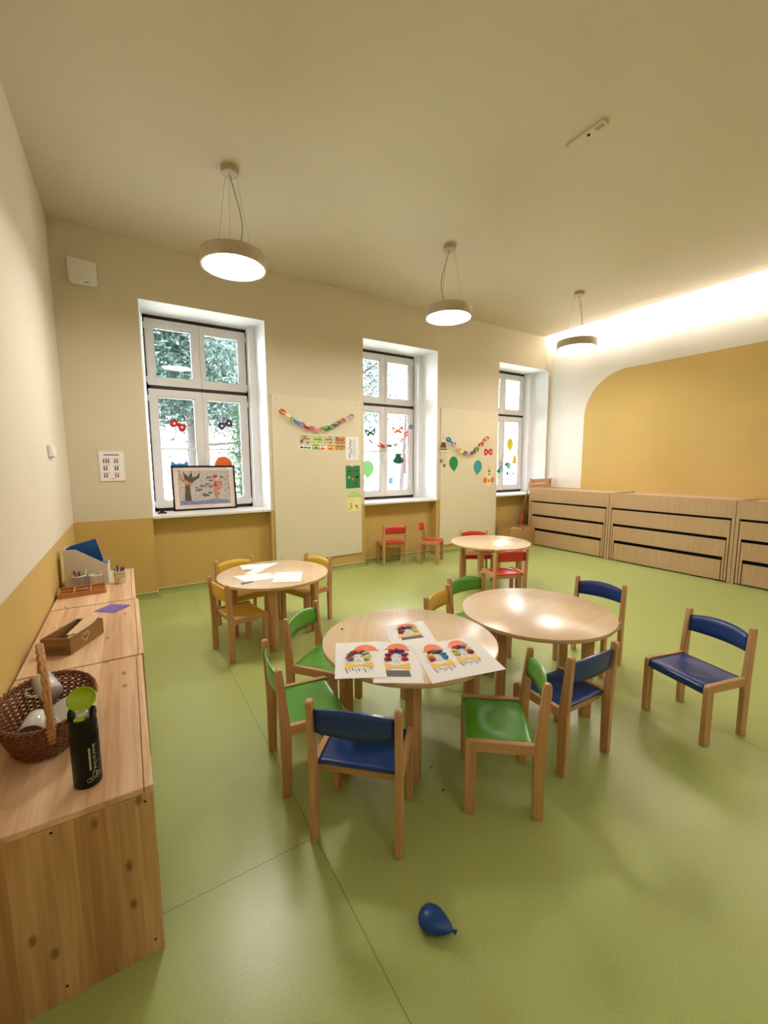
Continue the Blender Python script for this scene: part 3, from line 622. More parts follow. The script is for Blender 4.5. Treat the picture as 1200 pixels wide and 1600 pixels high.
# framed picture leaning in the left window
t = thing('framed_picture', 'black framed winter scene picture standing on the left window sill', 'picture', (1.372, 0.395, 0.958), -0.03)
t.rotation_euler = (math.radians(-7), 0, 0)
w2, hh = 0.385, 0.575; b = MB()
for q in ((-w2, w2, 0, 0.022), (-w2, w2, hh-0.022, hh), (-w2, -w2+0.02, 0, hh), (w2-0.02, w2, 0, hh)): b.box(q[0], q[1], -0.012, 0.012, q[2], q[3], 0.002)
b.build('frame', m_black, t)
MB().box(-w2+0.01, w2-0.01, 0.0, 0.008, 0.01, hh-0.01).build('mat_board', plain('pinkish_mat', (232, 212, 200), 0.8), t)
pm, N, L, P = new_mat('winter_print'); tc = N.new('ShaderNodeTexCoord'); nn = N.new('ShaderNodeTexNoise'); nn.inputs['Scale'].default_value = 22; nn.inputs['Detail'].default_value = 5; L.new(tc.outputs['Object'], nn.inputs['Vector'])
r = N.new('ShaderNodeValToRGB'); L.new(nn.outputs['Fac'], r.inputs[0]); cr = r.color_ramp; cr.elements[0].position = 0.3; cr.elements[0].color = lin((120, 126, 150)); cr.elements[1].position = 0.72; cr.elements[1].color = lin((170, 140, 110)); e = cr.elements.new(0.5); e.color = lin((196, 190, 180)); L.new(r.outputs[0], P.inputs['Base Color'])
MB().box(-w2+0.075, w2-0.075, -0.003, 0.0, 0.07, hh-0.06).build('print', pm, t)
# shapes of the print
zz = -0.0038
b = MB(); b.prism([(-0.25, 0.11), (-0.17, 0.11), (-0.18, 0.3), (-0.13, 0.37), (-0.06, 0.42), (-0.05, 0.49), (-0.09, 0.44), (-0.14, 0.42), (-0.15, 0.5), (-0.19, 0.43), (-0.25, 0.5), (-0.23, 0.36), (-0.24, 0.25)], 'y', zz, -0.003); b.build('painted_tree', plain('painted_bark', (92, 76, 66), 0.8, var=0.35, scale=30), t)
b = MB(); b.prism([(-0.3, 0.40), (-0.22, 0.33), (-0.16, 0.31), (-0.15, 0.35), (-0.24, 0.40), (-0.29, 0.48)], 'y', zz-0.0003, -0.003).prism([(0.12, 0.12), (0.16, 0.12), (0.17, 0.24), (0.22, 0.32), (0.20, 0.38), (0.14, 0.37), (0.10, 0.25)], 'y', zz-0.0003, -0.003); b.build('painted_figures', plain('painted_ochre', (184, 136, 100), 0.8, var=0.4, scale=35), t)
b = MB()
for x, z, rx in ((-0.03, 0.31, 0.035), (0.03, 0.33, 0.022), (0.07, 0.30, 0.035), (-0.07, 0.26, 0.04), (-0.1, 0.29, 0.022), (0.0, 0.19, 0.045), (0.06, 0.22, 0.03), (0.08, 0.38, 0.03), (0.05, 0.42, 0.03), (0.21, 0.42, 0.03)):
    a = random.uniform(-.5, .5); b = MB(); b.prism(disc_pts(x, z, rx, rx*0.42, 12, a)[:7]+[(x-rx*1.3*math.cos(a), z-rx*1.3*math.sin(a)), (x-rx*0.2, z-rx*0.55), (x+rx*1.1, z-rx*0.1)], 'y', zz-0.0005, -0.003); b.build('painted_bird', m_grey, t)
b = MB(); b.prism([(-0.30, 0.075), (0.30, 0.075), (0.28, 0.12), (0.1, 0.135), (-0.1, 0.115), (-0.3, 0.13)], 'y', zz-0.0001, -0.003); b.build('painted_snow', plain('painted_blue', (120, 130, 170), 0.8, var=0.2, scale=40), t)
b = MB(); b.prism(disc_pts(0.13, 0.43, 0.03, 0.02), 'y', zz-0.0006, -0.003).prism([(0.1, 0.3), (0.13, 0.39), (0.15, 0.3)], 'y', zz-0.0006, -0.003); b.build('painted_child', COL['red'], t)
MB().box(w2-0.095, w2-0.025, -0.006, -0.004, hh-0.055, hh-0.028).build('sticker', m_paper, t)
t = thing('toy_car', 'small black object on the left end of the left window sill', 'toy', (0.845, 0.20, 0.957))
MB().box(-0.05, 0.05, -0.02, 0.02, 0.006, 0.02, 0.004).box(-0.02, 0.022, -0.016, 0.016, 0.02, 0.034, 0.004).build('body', m_black, t)
for x in (-0.03, 0.03):
    for s in (-1, 1): MB().lathe([(0, -0.003), (0.009, -0.003), (0.009, 0.003), (0, 0.003)], 12, mtx=Matrix.Translation((x, s*0.02, 0.009)) @ Matrix.Rotation(PI/2, 4, 'X')).build('wheel', m_black, t)

# ------------------------------------------------------------------ pine cabinets along the left wall
def pine_cabinet(label, y0, y1, xr):
    t = thing('pine_cabinet', label, 'cabinet', (0.012, (y0+y1)/2, 0), 0, 'low pine cabinets'); hy = (y1-y0)/2; x1 = xr-0.012; T_ = 0.572
    MB().box(0, x1-0.026, -hy+0.002, hy-0.002, T_-0.02, T_, 0.0015).build('top_board', m_pine_top, t)
    MB().box(x1-0.024, x1, -hy+0.002, hy-0.002, T_-0.06, T_, 0.0015).build('front_rail', m_pine_top, t)
    e = MB().box(0, x1, -hy, -hy+0.019, 0.0, T_-0.021, 0.0015).build('side_panel', m_pine_shaded, t)
    MB().box(0, x1, hy-0.019, hy, 0.0, T_-0.021, 0.0015).build('side_panel', m_pine_shaded, t)
    MB().box(0.02, x1-0.02, -hy+0.02, hy-0.02, 0.04, 0.058).build('bottom_board', m_pine_top, t)
    MB().box(0.0, 0.008, -hy+0.02, hy-0.02, 0.04, T_-0.021).build('back_board', m_pine_shaded, t)
    for s, a, c in ((0, -hy+0.021, -0.002), (1, 0.002, hy-0.021)):
        d = MB().box(x1-0.019, x1, a, c, 0.03, T_-0.064, 0.002).build('door', m_pine_shaded, t)
    for (px, pz) in ((x1-0.025, T_-0.045), (x1*0.5, T_-0.035), (x1-0.025, 0.045), (x1*0.5, 0.045), (0.03, 0.05), (0.03, T_-0.04)):
        MB().lathe([(0, 0), (0.0038, 0), (0.003, 0.0008), (0, 0.0008)], 10, mtx=Matrix.Translation((px, -hy, pz)) @ Matrix.Rotation(PI/2, 4, 'X')).build('screw', m_shade_screw, t)
    return t
pine_cabinet('low pine cabinet in front, with basket and bottle on top', -4.045, -3.006, 0.513)
pine_cabinet('low pine cabinet in the middle, with the wooden box on top', -2.996, -1.945, 0.522)
pine_cabinet('low pine cabinet in the corner, with the white file holder on top', -1.935, -0.885, 0.508)
ZC = 0.573
# wicker basket
random.seed(5)
t = thing('wicker_basket', 'brown wicker basket with tall pale handle on the front cabinet', 'basket', (0.205, -3.575, ZC), 0.06)
def brim(f): return 0.100+0.045*f, 0.165+0.06*f      # half axes at height fraction f
HB = 0.125
def bpt(a, f, off=0): rx, ry = brim(f); return ((rx+off)*math.cos(a), (ry+off)*math.sin(a), 0.006+HB*f)
b = MB(); b.lathe([(0, 0.004), (0.98, 0.004), (0.98, 0.010), (0, 0.010)], 40, sx=0.1, sy=0.165); b.build('base', m_wick, t)
NS = 34; b = MB()
for k in range(NS): a = 2*PI*k/NS; b.tube([bpt(a, f/4) for f in range(5)], 0.0028, 5)
b.build('stakes', m_wick, t)
b = MB()
for r_ in range(17):
    f = (r_+0.5)/17.5; pts = []
    for k in range(NS*2): a = PI*k/NS; pts.append(bpt(a, f, 0.0045*math.cos(NS*a/1.0+(PI if r_ % 2 else 0))))
    b.tube(pts, 0.0034, 5, closed=True)
b.build('woven_wall', m_wick, t)
b = MB()
for ph in (0, PI):
    pts = []
    for k in range(120):
        a = 2*PI*k/120; p = Vector(bpt(a, 1.0)); q = 26*a+ph; d = Vector((math.cos(a), math.sin(a), 0)); pts.append(p+d*0.007*math.cos(q)+Vector((0, 0, 0.007*math.sin(q)+0.003)))
    b.tube(pts, 0.005, 6, closed=True)
b.build('rim', m_wick, t)
b = MB()
for ph in (0, 2*PI/3, 4*PI/3):
    pts = []
    for k in range(60):
        f = k/59; a = PI*f; y = -0.228*math.cos(a); z = 0.11+0.215*math.sin(a)**0.75; q = 30*f+ph
        pts.append((0.0055*math.cos(q), y+0.005*math.sin(q)*math.sin(a), z+0.005*math.sin(q)*math.cos(a)))
    b.tube([Matrix.Rotation(math.radians(7), 3, 'Z') @ Vector(p) for p in pts], 0.0068, 6)
b.build('handle', m_wicklight, t)
b = MB()
for s in (-1, 1):
    for k in range(4): b.box(-0.014+0.002*k, 0.014-0.002*k, s*0.225-0.010, s*0.225+0.010, 0.128-0.014*k, 0.137-0.014*k, 0.003, mtx=Matrix.Rotation(math.radians(7), 4, 'Z'))
b.build('handle_binding', m_wicklight, t)
m_mug = plain('white_ceramic', (225, 222, 218), 0.15, var=0.01, coat=0.5)
def mug(label, loc, rx, rz):
    t = thing('white_mug', label, 'mug', loc, 0, 'white cups in the basket'); t.rotation_euler = (rx, 0, rz)
    MB().lathe([(0, 0), (0.034, 0), (0.038, 0.006), (0.041, 0.095), (0.039, 0.096), (0.036, 0.01), (0, 0.008)], 40).build('cup', m_mug, t)
    MB().tube([(0.039, 0, 0.075), (0.06, 0, 0.072), (0.068, 0, 0.05), (0.058, 0, 0.028), (0.038, 0, 0.024)], 0.005, 8).build('handle', m_mug, t)
mug('white mug lying on its side at the near end of the basket', (0.178, -3.56, ZC+0.068), math.radians(97), 0.25-0.35)
mug('white mug lying towards the far end of the basket', (0.205, -3.43, ZC+0.085), math.radians(70), PI+0.5)
o = MB().lathe([(0, 0.006), (0.035, 0.004), (0.06, 0.016), (0.061, 0.018), (0.034, 0.009), (0, 0.010)], 40).build('white_saucer', m_mug); o.location = (0.262, -3.56, ZC+0.055); o.rotation_euler = (0.5, -0.35, 0); tag(o, 'white saucer leaning in the basket behind the bottle', 'saucer')
# bottle
t = thing('water_bottle', 'black insulated bottle with open lime green lid on the front cabinet', 'bottle', (0.343, -3.925, ZC), -0.25)
MB().lathe([(0, 0.0), (0.034, 0.0), (0.037, 0.003), (0.0372, 0.165), (0.0355, 0.17)], 56).build('body', m_black, t)
MB().lathe([(0.0355, 0.169), (0.0362, 0.172), (0.036, 0.198), (0.0335, 0.212), (0.031, 0.216), (0, 0.216)], 56).build('collar', m_black, t)
for s in (-1, 1): MB().prism([(-0.02, 0.212), (0.018, 0.212), (0.012, 0.238), (0.0, 0.246), (-0.013, 0.240)], 'x', s*0.029-0.005, s*0.029+0.005, 0.003).build('lid_lug', m_black, t)
MB().lathe([(0.016, 0.215), (0.016, 0.226), (0.012, 0.231), (0.006, 0.232), (0.006, 0.225), (0, 0.225)], 24).box(-0.010, 0.010, -0.002, 0.016, 0.224, 0.236, 0.003).build('spout', m_white, t)
MB().box(-0.014, 0.014, -0.029, -0.012, 0.214, 0.224, 0.003).build('button', m_lime, t)
li = MB(); li.lathe([(0, 0.0), (0.028, 0.0), (0.033, 0.006), (0.034, 0.018), (0.0315, 0.018), (0.030, 0.008), (0, 0.005)], 40)
lo = li.build('lid', m_lime, t); lo.scale = (1.15, 1, 1); lo.location = (0, 0.018, 0.262); lo.rotation_euler = (math.radians(58), 0, 0)
MB().tube([(0, 0.014, 0.215), (0, 0.024, 0.236)], 0.005, 8).build('hinge_arm', m_white, t)
def text_mesh(body, size, ext=0.0002):
    cu = bpy.data.curves.new('lettering', 'FONT'); cu.body = body; cu.size = size; cu.extrude = ext; cu.align_x = 'LEFT'; cu.resolution_u = 3
    o = bpy.data.objects.new('lettering', cu); col.objects.link(o); dg = bpy.context.evaluated_depsgraph_get(); me = bpy.data.meshes.new_from_object(o.evaluated_get(dg)); bpy.data.objects.remove(o); return me
m_print = plain('silver_print', (190, 184, 160), 0.4)
def wrap(me, R, ang0, z0, name, parent):   # text running down the bottle: x -> -z, y -> angle
    for v in me.vertices:
        x, y, d = v.co; a = ang0+y/R; v.co = ((R+0.0003+d)*math.cos(a), (R+0.0003+d)*math.sin(a), z0-x)
    me.materials.append(m_print); o = bpy.data.objects.new(name, me); col.objects.link(o); o.parent = parent; return o
A0 = math.radians(-62)
wrap(text_mesh('Brend za Oran', 0.0135), 0.0372, A0+0.33, 0.135, 'lettering', t)
b = MB()
for k in range(16):
    z1 = 0.128-0.0045*k; a0, a1 = A0+0.02, A0+0.16; R = 0.0375
    b.quad((R*math.cos(a0), R*math.sin(a0), z1), (R*math.cos(a1), R*math.sin(a1), z1), (R*math.cos(a1), R*math.sin(a1), z1-0.0038), (R*math.cos(a0), R*math.sin(a0), z1-0.0038))
b.build('printed_bar', m_print, t)
b = MB()   # rider on two wheels, drawn in rings and strokes
def cyl(a, z, R=0.0376): return (R*math.cos(A0+a), R*math.sin(A0+a), z)
for ca, cz in ((-0.03, 0.026), (0.62, 0.036)): b.tube([cyl(ca+0.17*math.cos(q*PI/10), cz+0.0065*math.sin(q*PI/10)) for q in range(20)], 0.0007, 4, closed=True)
for pl in (((-0.03, 0.026), (0.2, 0.032), (0.36, 0.029), (0.62, 0.036)), ((0.2, 0.032), (0.24, 0.044), (0.5, 0.046), (0.62, 0.036)), ((0.24, 0.044), (0.34, 0.054), (0.52, 0.060)), ((0.1, 0.022), (0.55, 0.026))): b.tube([cyl(*p) for p in pl], 0.0009, 4)
b.build('cyclist_emblem', m_print, t)
# wooden box
t = thing('wooden_box', 'open rustic wooden box with a white heart on its side', 'box', (0.205, -2.665, ZC), math.radians(-27))
def openbox(t, lx, ly, h, th, mat, name='box_wall'):
    for q, nme in (((-lx, lx, -ly, -ly+th, 0, h), 'front_board'), ((-lx, lx, ly-th, ly, 0, h), 'back_board'), ((-lx, -lx+th, -ly+th, ly-th, 0, h), 'side_board'), ((lx-th, lx, -ly+th, ly-th, 0, h), 'side_board'), ((-lx+th, lx-th, -ly+th, ly-th, 0, th), 'bottom_board')):
        MB().box(*q, 0.0015).build(nme, mat, t)
openbox(t, 0.072, 0.145, 0.090, 0.008, m_boxwood)
def yzside(pts, x): return [(x, p[0], p[1]) for p in pts]
hp = [(0.0, 0.016), (-0.022, 0.036), (-0.022, 0.05), (-0.012, 0.056), (0.0, 0.046), (0.012, 0.056), (0.022, 0.05), (0.022, 0.036)]
MB().tube([(0.0728, -0.02+p[0]*1.25, 0.006+p[1]*1.2) for p in hp], 0.0019, 5, closed=True).build('heart_drawing', plain('chalk', (220, 205, 170), 0.8), t)
b = MB()
for k, xx in enumerate((-0.045, -0.03, -0.012, 0.005, 0.022, 0.04)): b.tube([(xx, -0.1505, 0.022), (xx+0.004, -0.1505, 0.046)], 0.0014, 4); b.tube([(xx, -0.1505, 0.03+0.006*(k % 2)), (xx+0.012, -0.1505, 0.038)], 0.0012, 4)
b.build('dark_lettering', COL['brown'], t)
t = thing('wooden_slat_bundle', 'bundle of pale wooden rulers sticking out of the open box', 'wooden slats', (0.228, -2.66, ZC+0.070), math.radians(-20))
t.rotation_euler = (math.radians(10), 0, math.radians(-24))
for k, (x, z, L0, L1) in enumerate(((-0.012, 0.009, -0.07, 0.17), (0.012, 0.009, -0.06, 0.165), (0.033, 0.004, -0.065, 0.16), (0.0, 0.0, -0.13, 0.15))):
    MB().box(x-0.011, x+0.011, L0, L1, z, z+0.009, 0.001).build('slat', plain('pale_slat', (232, 200, 160), 0.5) if 'pale_slat' not in MATS else MATS['pale_slat'], t)
o = MB().box(-0.078, 0.078, -0.078, 0.078, 0, 0.0012).build('purple_note', COL['purple']); o.location = (0.367, -2.108, ZC); o.rotation_euler = (0, 0, math.radians(52)); tag(o, 'square purple paper lying on the middle cabinet', 'paper')
# pencil tray
t = thing('pencil_tray', 'low wooden sorting tray with six compartments on the corner cabinet', 'tray', (0.165, -1.565, ZC), math.radians(2))
openbox(t, 0.15, 0.10, 0.034, 0.008, m_traywood)
MB().box(-0.142, 0.142, -0.004, 0.004, 0.008, 0.028).build('divider', m_traywood, t)
for x in (-0.05, 0.05): MB().box(x-0.004, x+0.004, -0.092, 0.092, 0.008, 0.033).build('divider', m_traywood, t)
def crayon(label, name, cname, c, loc, rot, L_=0.09, r=0.0045, cat='pencil', grp='pencils in the wooden tray', tip=True):
    t = thing(name, label, cat, loc, 0, grp); t.rotation_euler = rot
    MB().lathe([(0, 0), (r, 0), (r, L_*0.88)], 10).build('barrel', c, t); MB().lathe([(r, L_*0.88), (r*0.25, L_), (0, L_)], 10).build('tip', m_ink if tip else c, t)
for k in range(6):
    cc = ['crimson', 'orange', 'brown', 'red', 'violet', 'orange'][k]
    crayon('%s pencil lying %s in the left compartments of the wooden tray' % (cc, ['nearest the viewer', 'second', 'third', 'fourth', 'fifth', 'nearest the wall corner'][k]), 'pencil', cc, COL[cc], (0.035+0.008*(k % 3), -1.62+0.013*k+(0.035 if k > 2 else 0), ZC+0.016+0.003*(k % 2)), (PI/2, 0, PI/2+0.2*math.sin(k*3)), 0.075)
for k in range(5):
    cc = ['black', 'violet', 'black', 'grey', 'cream'][k]
    crayon('%s pencil lying %s in the middle compartments of the wooden tray' % (cc, ['nearest the viewer', 'second', 'third', 'fourth', 'furthest back'][k]), 'pencil', cc, COL[cc], (0.13+0.006*(k % 3), -1.615+0.013*k+(0.04 if k > 2 else 0), ZC+0.016), (PI/2, 0, PI/2+0.25*math.sin(k*2)), 0.07)
# file holder
def file_holder(label, y, dz=0):
    t = thing('file_holder', label, 'file holder', (0.045, y, ZC), math.radians(-7), 'white file holders'); th = 0.003
    prof = [(0, 0), (0.29, 0), (0.29, 0.165), (0.085, 0.305), (0.0, 0.31)]
    MB().prism(prof, 'y', -0.045, -0.045+th).build('side_panel', m_cardboard, t); MB().prism(prof, 'y', 0.045-th, 0.045).build('side_panel', m_cardboard, t)
    MB().box(0, th, -0.042, 0.042, 0, 0.31).build('back_panel', m_cardboard, t); MB().box(0.29-th, 0.29, -0.042, 0.042, 0, 0.165).build('front_panel', m_cardboard, t); MB().box(0.003, 0.287, -0.042, 0.042, 0, 0.004).build('bottom', m_cardboard, t)
m_folder = plain('blue_card', (0, 84, 168), 0.5)
m_cardboard = plain('white_cardboard', (222, 216, 208), 0.6, var=0.01)
file_holder('white file holder in front on the corner cabinet', -1.315)
file_holder('white file holder standing behind the other one', -1.215)
o = MB().prism([(0.006, 0.006), (0.23, 0.006), (0.255, 0.20), (0.215, 0.37), (0.05, 0.325), (0.006, 0.30)], 'y', -0.003, 0.003, 0.001).build('blue_folder', m_folder); o.location = (0.045, -1.30, ZC+0.005); o.rotation_euler = (0, 0, math.radians(-7)); tag(o, 'blue folder sticking out of the front file holder', 'folder')
def pencil_cup(label, x, y, mat, pens, grp='pencil cups'):
    t = thing('pencil_cup', label, 'cup', (x, y, ZC), 0, grp)
    MB().lathe([(0, 0), (0.034, 0), (0.037, 0.004), (0.043, 0.098), (0.0445, 0.1), (0.0425, 0.101), (0.041, 0.098), (0.035, 0.006), (0, 0.005)], 36).build('cup', mat, t)
    MB().lathe([(0.0432, 0.094), (0.046, 0.096), (0.046, 0.103), (0.042, 0.103)], 36).build('rim', m_white, t)
    if mat == m_patt: pass
    for k, (cn, a, tl) in enumerate(pens):
        crayon('%s standing in the %s' % (cn[1], label.split(' on ')[0]), cn[2], cn[0], COL[cn[0]], (x+0.018*math.cos(a), y+0.018*math.sin(a), ZC+0.008), (tl*math.sin(a)*-1, tl*math.cos(a), 0), cn[3], 0.0058, cn[2], 'pens standing in cups', False)
m_patt = plain('patterned_cup', (214, 206, 186), 0.5, var=0.35, scale=60)
pencil_cup('left clear cup with brushes on the corner cabinet', 0.135, -1.405, m_clear, [(('black', 'black brush', 'paint_brush', 0.135), 2.4, 0.22), (('cream', 'pale brush', 'paint_brush', 0.14), 0.3, 0.25), (('brown', 'brown brush', 'paint_brush', 0.125), 1.6, 0.12), (('grey', 'grey pencil', 'pencil', 0.12), 4.0, 0.15)])
pencil_cup('empty clear cup beside the cup of brushes on the corner cabinet', 0.245, -1.430, m_clear, [])
pencil_cup('patterned cup full of dark felt pens on the corner cabinet', 0.405, -1.405, m_patt, [(('blue', 'blue felt pen', 'felt_pen', 0.125), 3.2, 0.12), (('black', 'black felt pen', 'felt_pen', 0.14), 2.0, 0.1), (('violet', 'dark violet felt pen', 'felt_pen', 0.125), 0.9, 0.1), (('brown', 'brown felt pen', 'felt_pen', 0.128), 0.1, 0.12), (('crimson', 'dark red felt pen', 'felt_pen', 0.13), 5.2, 0.1)])

# ------------------------------------------------------------------ round tables
def round_table(label, x, y, rot):
    t = thing('round_table', label, 'table', (x, y, 0), rot, 'round wooden tables'); R = 0.485
    MB().lathe([(0, 0.57), (R-0.004, 0.57), (R-0.001, 0.5685)], 96).build('table_top', m_top, t)
    MB().lathe([(R-0.001, 0.5685), (R, 0.5665), (R, 0.548), (R-0.003, 0.545), (0, 0.545)], 96).build('edge_band', m_topedge, t)
    for k in range(4):
        a = PI/2*k; c, s = 0.36*math.cos(a), 0.36*math.sin(a)
        Mx = Matrix.Translation((c, s, 0)) @ Matrix.Rotation(a+PI/4, 4, 'Z')
        MB().box(-0.030, 0.030, -0.030, 0.030, 0.0, 0.545, 0.008, mtx=Mx).build('leg', m_beech, t, True)
    for k in range(4):
        a = PI/2*k+PI/4; Mx = Matrix.Rotation(a, 4, 'Z'); d = 0.36*math.cos(PI/4)
        MB().box(d-0.011, d+0.011, -d+0.03, d-0.03, 0.485, 0.545, 0.003, mtx=Mx).build('apron', m_beech_y, t)
    return t
round_table('round table in front with the collage drawings on it', 1.80, -3.585, math.radians(-122))
round_table('empty round table beside the drawing table, blue chairs around it', 2.785, -3.66, math.radians(5))
round_table('round table at the left with blank papers and yellow chairs', 1.585, -1.765, math.radians(-109))
round_table('round table far back with the red chairs', 4.33, -1.755, math.radians(27))
ZTT = 0.5705
# ------------------------------------------------------------------ children's chairs
def rpoly(pts, r, n=4):
    out = []; m = len(pts)
    for i in range(m):
        p, a, c = Vector(pts[i]), Vector(pts[i-1]), Vector(pts[(i+1) % m]); rr = r[i] if isinstance(r, (list, tuple)) else r
        if rr == 0: out.append(tuple(p)); continue
        d1, d2 = (a-p).normalized(), (c-p).normalized(); ang = d1.angle(d2); k = min(rr/math.tan(ang/2), (a-p).length*.49, (c-p).length*.49)
        s_, e_ = p+d1*k, p+d2*k
        for j in range(n+1):
            f = j/n; out.append(tuple(s_.lerp(p, f).lerp(p.lerp(e_, f), f)))
    return out
HW = 0.178; TH = 0.014
def chair_meshes():
    parts = []
    for s in (-1, 1):
        x = s*HW
        parts.append(('leg', MB().prism(rpoly([(-0.172, 0), (-0.122, 0), (-0.122, 0.348), (-0.172, 0.348)], [0.006, 0.006, 0.0, 0.03]), 'x', x-TH, x+TH, 0.004), 'w'))
        parts.append(('leg', MB().prism(rpoly([(0.122, 0), (0.166, 0), (0.168, 0.33), (0.183, 0.625), (0.150, 0.632), (0.122, 0.37), (0.116, 0.30)], [0.006, 0.006, 0, 0.016, 0.016, 0, 0]), 'x', x-TH, x+TH, 0.004), 'w'))
        parts.append(('seat_rail', MB().prism([(-0.124, 0.300), (0.120, 0.300), (0.120, 0.348), (-0.124, 0.348)], 'x', x-TH+0.001, x+TH-0.001, 0.003), 'wy'))
    parts.append(('back_rail', MB().box(-HW+TH, HW-TH, 0.090, 0.108, 0.285, 0.326, 0.003), 'wx'))
    # seat with waterfall front and a shallow dish
    b = MB(); prof = [(0.126, 0.340)]+[(0.126-0.02*i, 0.340) for i in range(1, 13)]+[(-0.140-0.030*math.sin(math.radians(q)), 0.310+0.030*math.cos(math.radians(q))) for q in (0, 20, 40, 60, 80, 95)]+[(-0.168, 0.292)]
    nx = 22; top = []; bot = []
    for (y, z) in prof:
        rt_, rb = [], []
        for i in range(nx+1):
            x = -(HW-TH)+2*(HW-TH)*i/nx; d = math.hypot(x/0.115, (y+0.005)/0.095); dip = 0.0045*(1-min(1, max(0, (d-0.75)/0.35)))
            rt_.append(b.bm.verts.new((x, y, z-(dip if y > -0.13 else 0)))); 
            if y > -0.139: rb.append(b.bm.verts.new((x, y, z-0.011-(dip if y > -0.13 else 0))))
            else: k = (y+0.14, z-0.310); L_ = math.hypot(*k); rb.append(b.bm.verts.new((x, -0.14+k[0]*(L_-0.010)/L_, 0.310+k[1]*(L_-0.010)/L_)))
        top.append(rt_); bot.append(rb)
    n = len(prof)
    for j in range(n-1):
        for i in range(nx):
            f = b.bm.faces.new((top[j][i], top[j][i+1], top[j+1][i+1], top[j+1][i])); f.smooth = True; f = b.bm.faces.new((bot[j][i], bot[j+1][i], bot[j+1][i+1], bot[j][i+1])); f.smooth = True
        for i in (0, nx): b.bm.faces.new((top[j][i], top[j+1][i], bot[j+1][i], bot[j][i]))
    for j in (0, n-1):
        for i in range(nx): b.bm.faces.new((top[j][i], top[j][i+1], bot[j][i+1], bot[j][i]))
    parts.append(('seat', b, 'c'))
    # backrest: arched upper edge, bowed backwards
    b = MB(); nu = 16; fr_, bk = [], []
    for i in range(nu+1):
        u = -1+2*i/nu; x = u*(HW-TH+0.001); bow = 0.024*(1-u*u); F, K = [], []
        for j in range(4):
            z0 = 0.487+0.003*(1-u*u); z1 = 0.585+0.024*(1-abs(u)**2.2); z = z0+(z1-z0)*j/3; y = 0.148+(z-0.5)*0.075+bow
            F.append(b.bm.verts.new((x, y, z))); K.append(b.bm.verts.new((x, y+0.010, z)))
        fr_.append(F); bk.append(K)
    for i in range(nu):
        for j in range(3):
            f = b.bm.faces.new((fr_[i][j], fr_[i+1][j], fr_[i+1][j+1], fr_[i][j+1])); f.smooth = True; f = b.bm.faces.new((bk[i][j], bk[i][j+1], bk[i+1][j+1], bk[i+1][j])); f.smooth = True
        for j in (0, 3): b.bm.faces.new((fr_[i][j], fr_[i+1][j], bk[i+1][j], bk[i][j]))
    for i in (0, nu):
        for j in range(3): b.bm.faces.new((fr_[i][j], fr_[i][j+1], bk[i][j+1], bk[i][j]))
    parts.append(('backrest', b, 'c'))
    return parts
protos = {}
for cname in ('blue', 'green', 'yellow', 'red'):
    t = thing('child_chair', 'x', 'chair')
    if not protos:
        for nme, b, k in chair_meshes(): b.build(nme, {'w': m_beech, 'wx': m_beech_x, 'wy': m_beech_y, 'c': SEATC[cname]}[k], t)
        first = t
    else:
        for ch in list(first.children):
            c = ch.copy(); col.objects.link(c); c.parent = t
            if c.name.split('.')[0] in ('seat', 'backrest'): c.data = ch.data.copy(); c.data.materials[0] = SEATC[cname]
    protos[cname] = t
CH = [('blue', 3.304, -4.396, -1.817, 'blue chair standing alone at the far right, away from the tables'),
      ('blue', 1.302, -3.955, 2.383, 'blue chair in front, its back to the viewer, at the drawing table'),
      ('blue', 3.466, -3.622, -1.444, 'blue chair at the far right side of the empty round table'),
      ('blue', 2.435, -4.121, 3.107, 'blue chair seen from behind at the near side of the empty table'),
      ('green', 1.940, -4.132, 4.022, 'green chair at the near right of the drawing table, seen from its side'),
      ('green', 1.214, -3.493, 1.459, 'green chair at the left of the drawing table, nearest to the cabinets'),
      ('green', 1.50, -3.09, 0.658, 'green chair at the far left of the drawing table, behind the other green one'),
      ('green', 2.845, -3.083, 0.025, 'green chair at the far side of the empty round table'),
      ('yellow', 2.445, -3.276, 0.435, 'yellow chair between the drawing table and the empty table'),
      ('yellow', 1.232, -1.95, 1.747, 'yellow chair at the near left of the table with blank papers'),
      ('yellow', 1.382, -1.39, 0.139, 'yellow chair behind the left of the table with blank papers, under the window'),
      ('yellow', 1.956, -1.594, -1.218, 'yellow chair at the right of the table with blank papers, in front of the board'),
      ('red', 3.950, -0.073, 2.897, 'red chair facing the wall under the middle window'),
      ('red', 4.531, -0.299, 0.676, 'red chair turned sideways under the right part of the middle window'),
      ('red', 4.467, -1.37, -0.554, 'red chair behind the far round table'),
      ('red', 4.044, -2.246, 2.791, 'red chair in front of the far round table, seen from behind')]
used = set()
for cname, x, y, rz, lab in CH:
    t = protos[cname] if cname not in used else copy_tree(protos[cname]); used.add(cname)
    t.location = (x, y, 0); t.rotation_euler = (0, 0, rz); t['label'] = lab; t['category'] = 'chair'; t['group'] = "small wooden children's chairs with %s seats" % cname

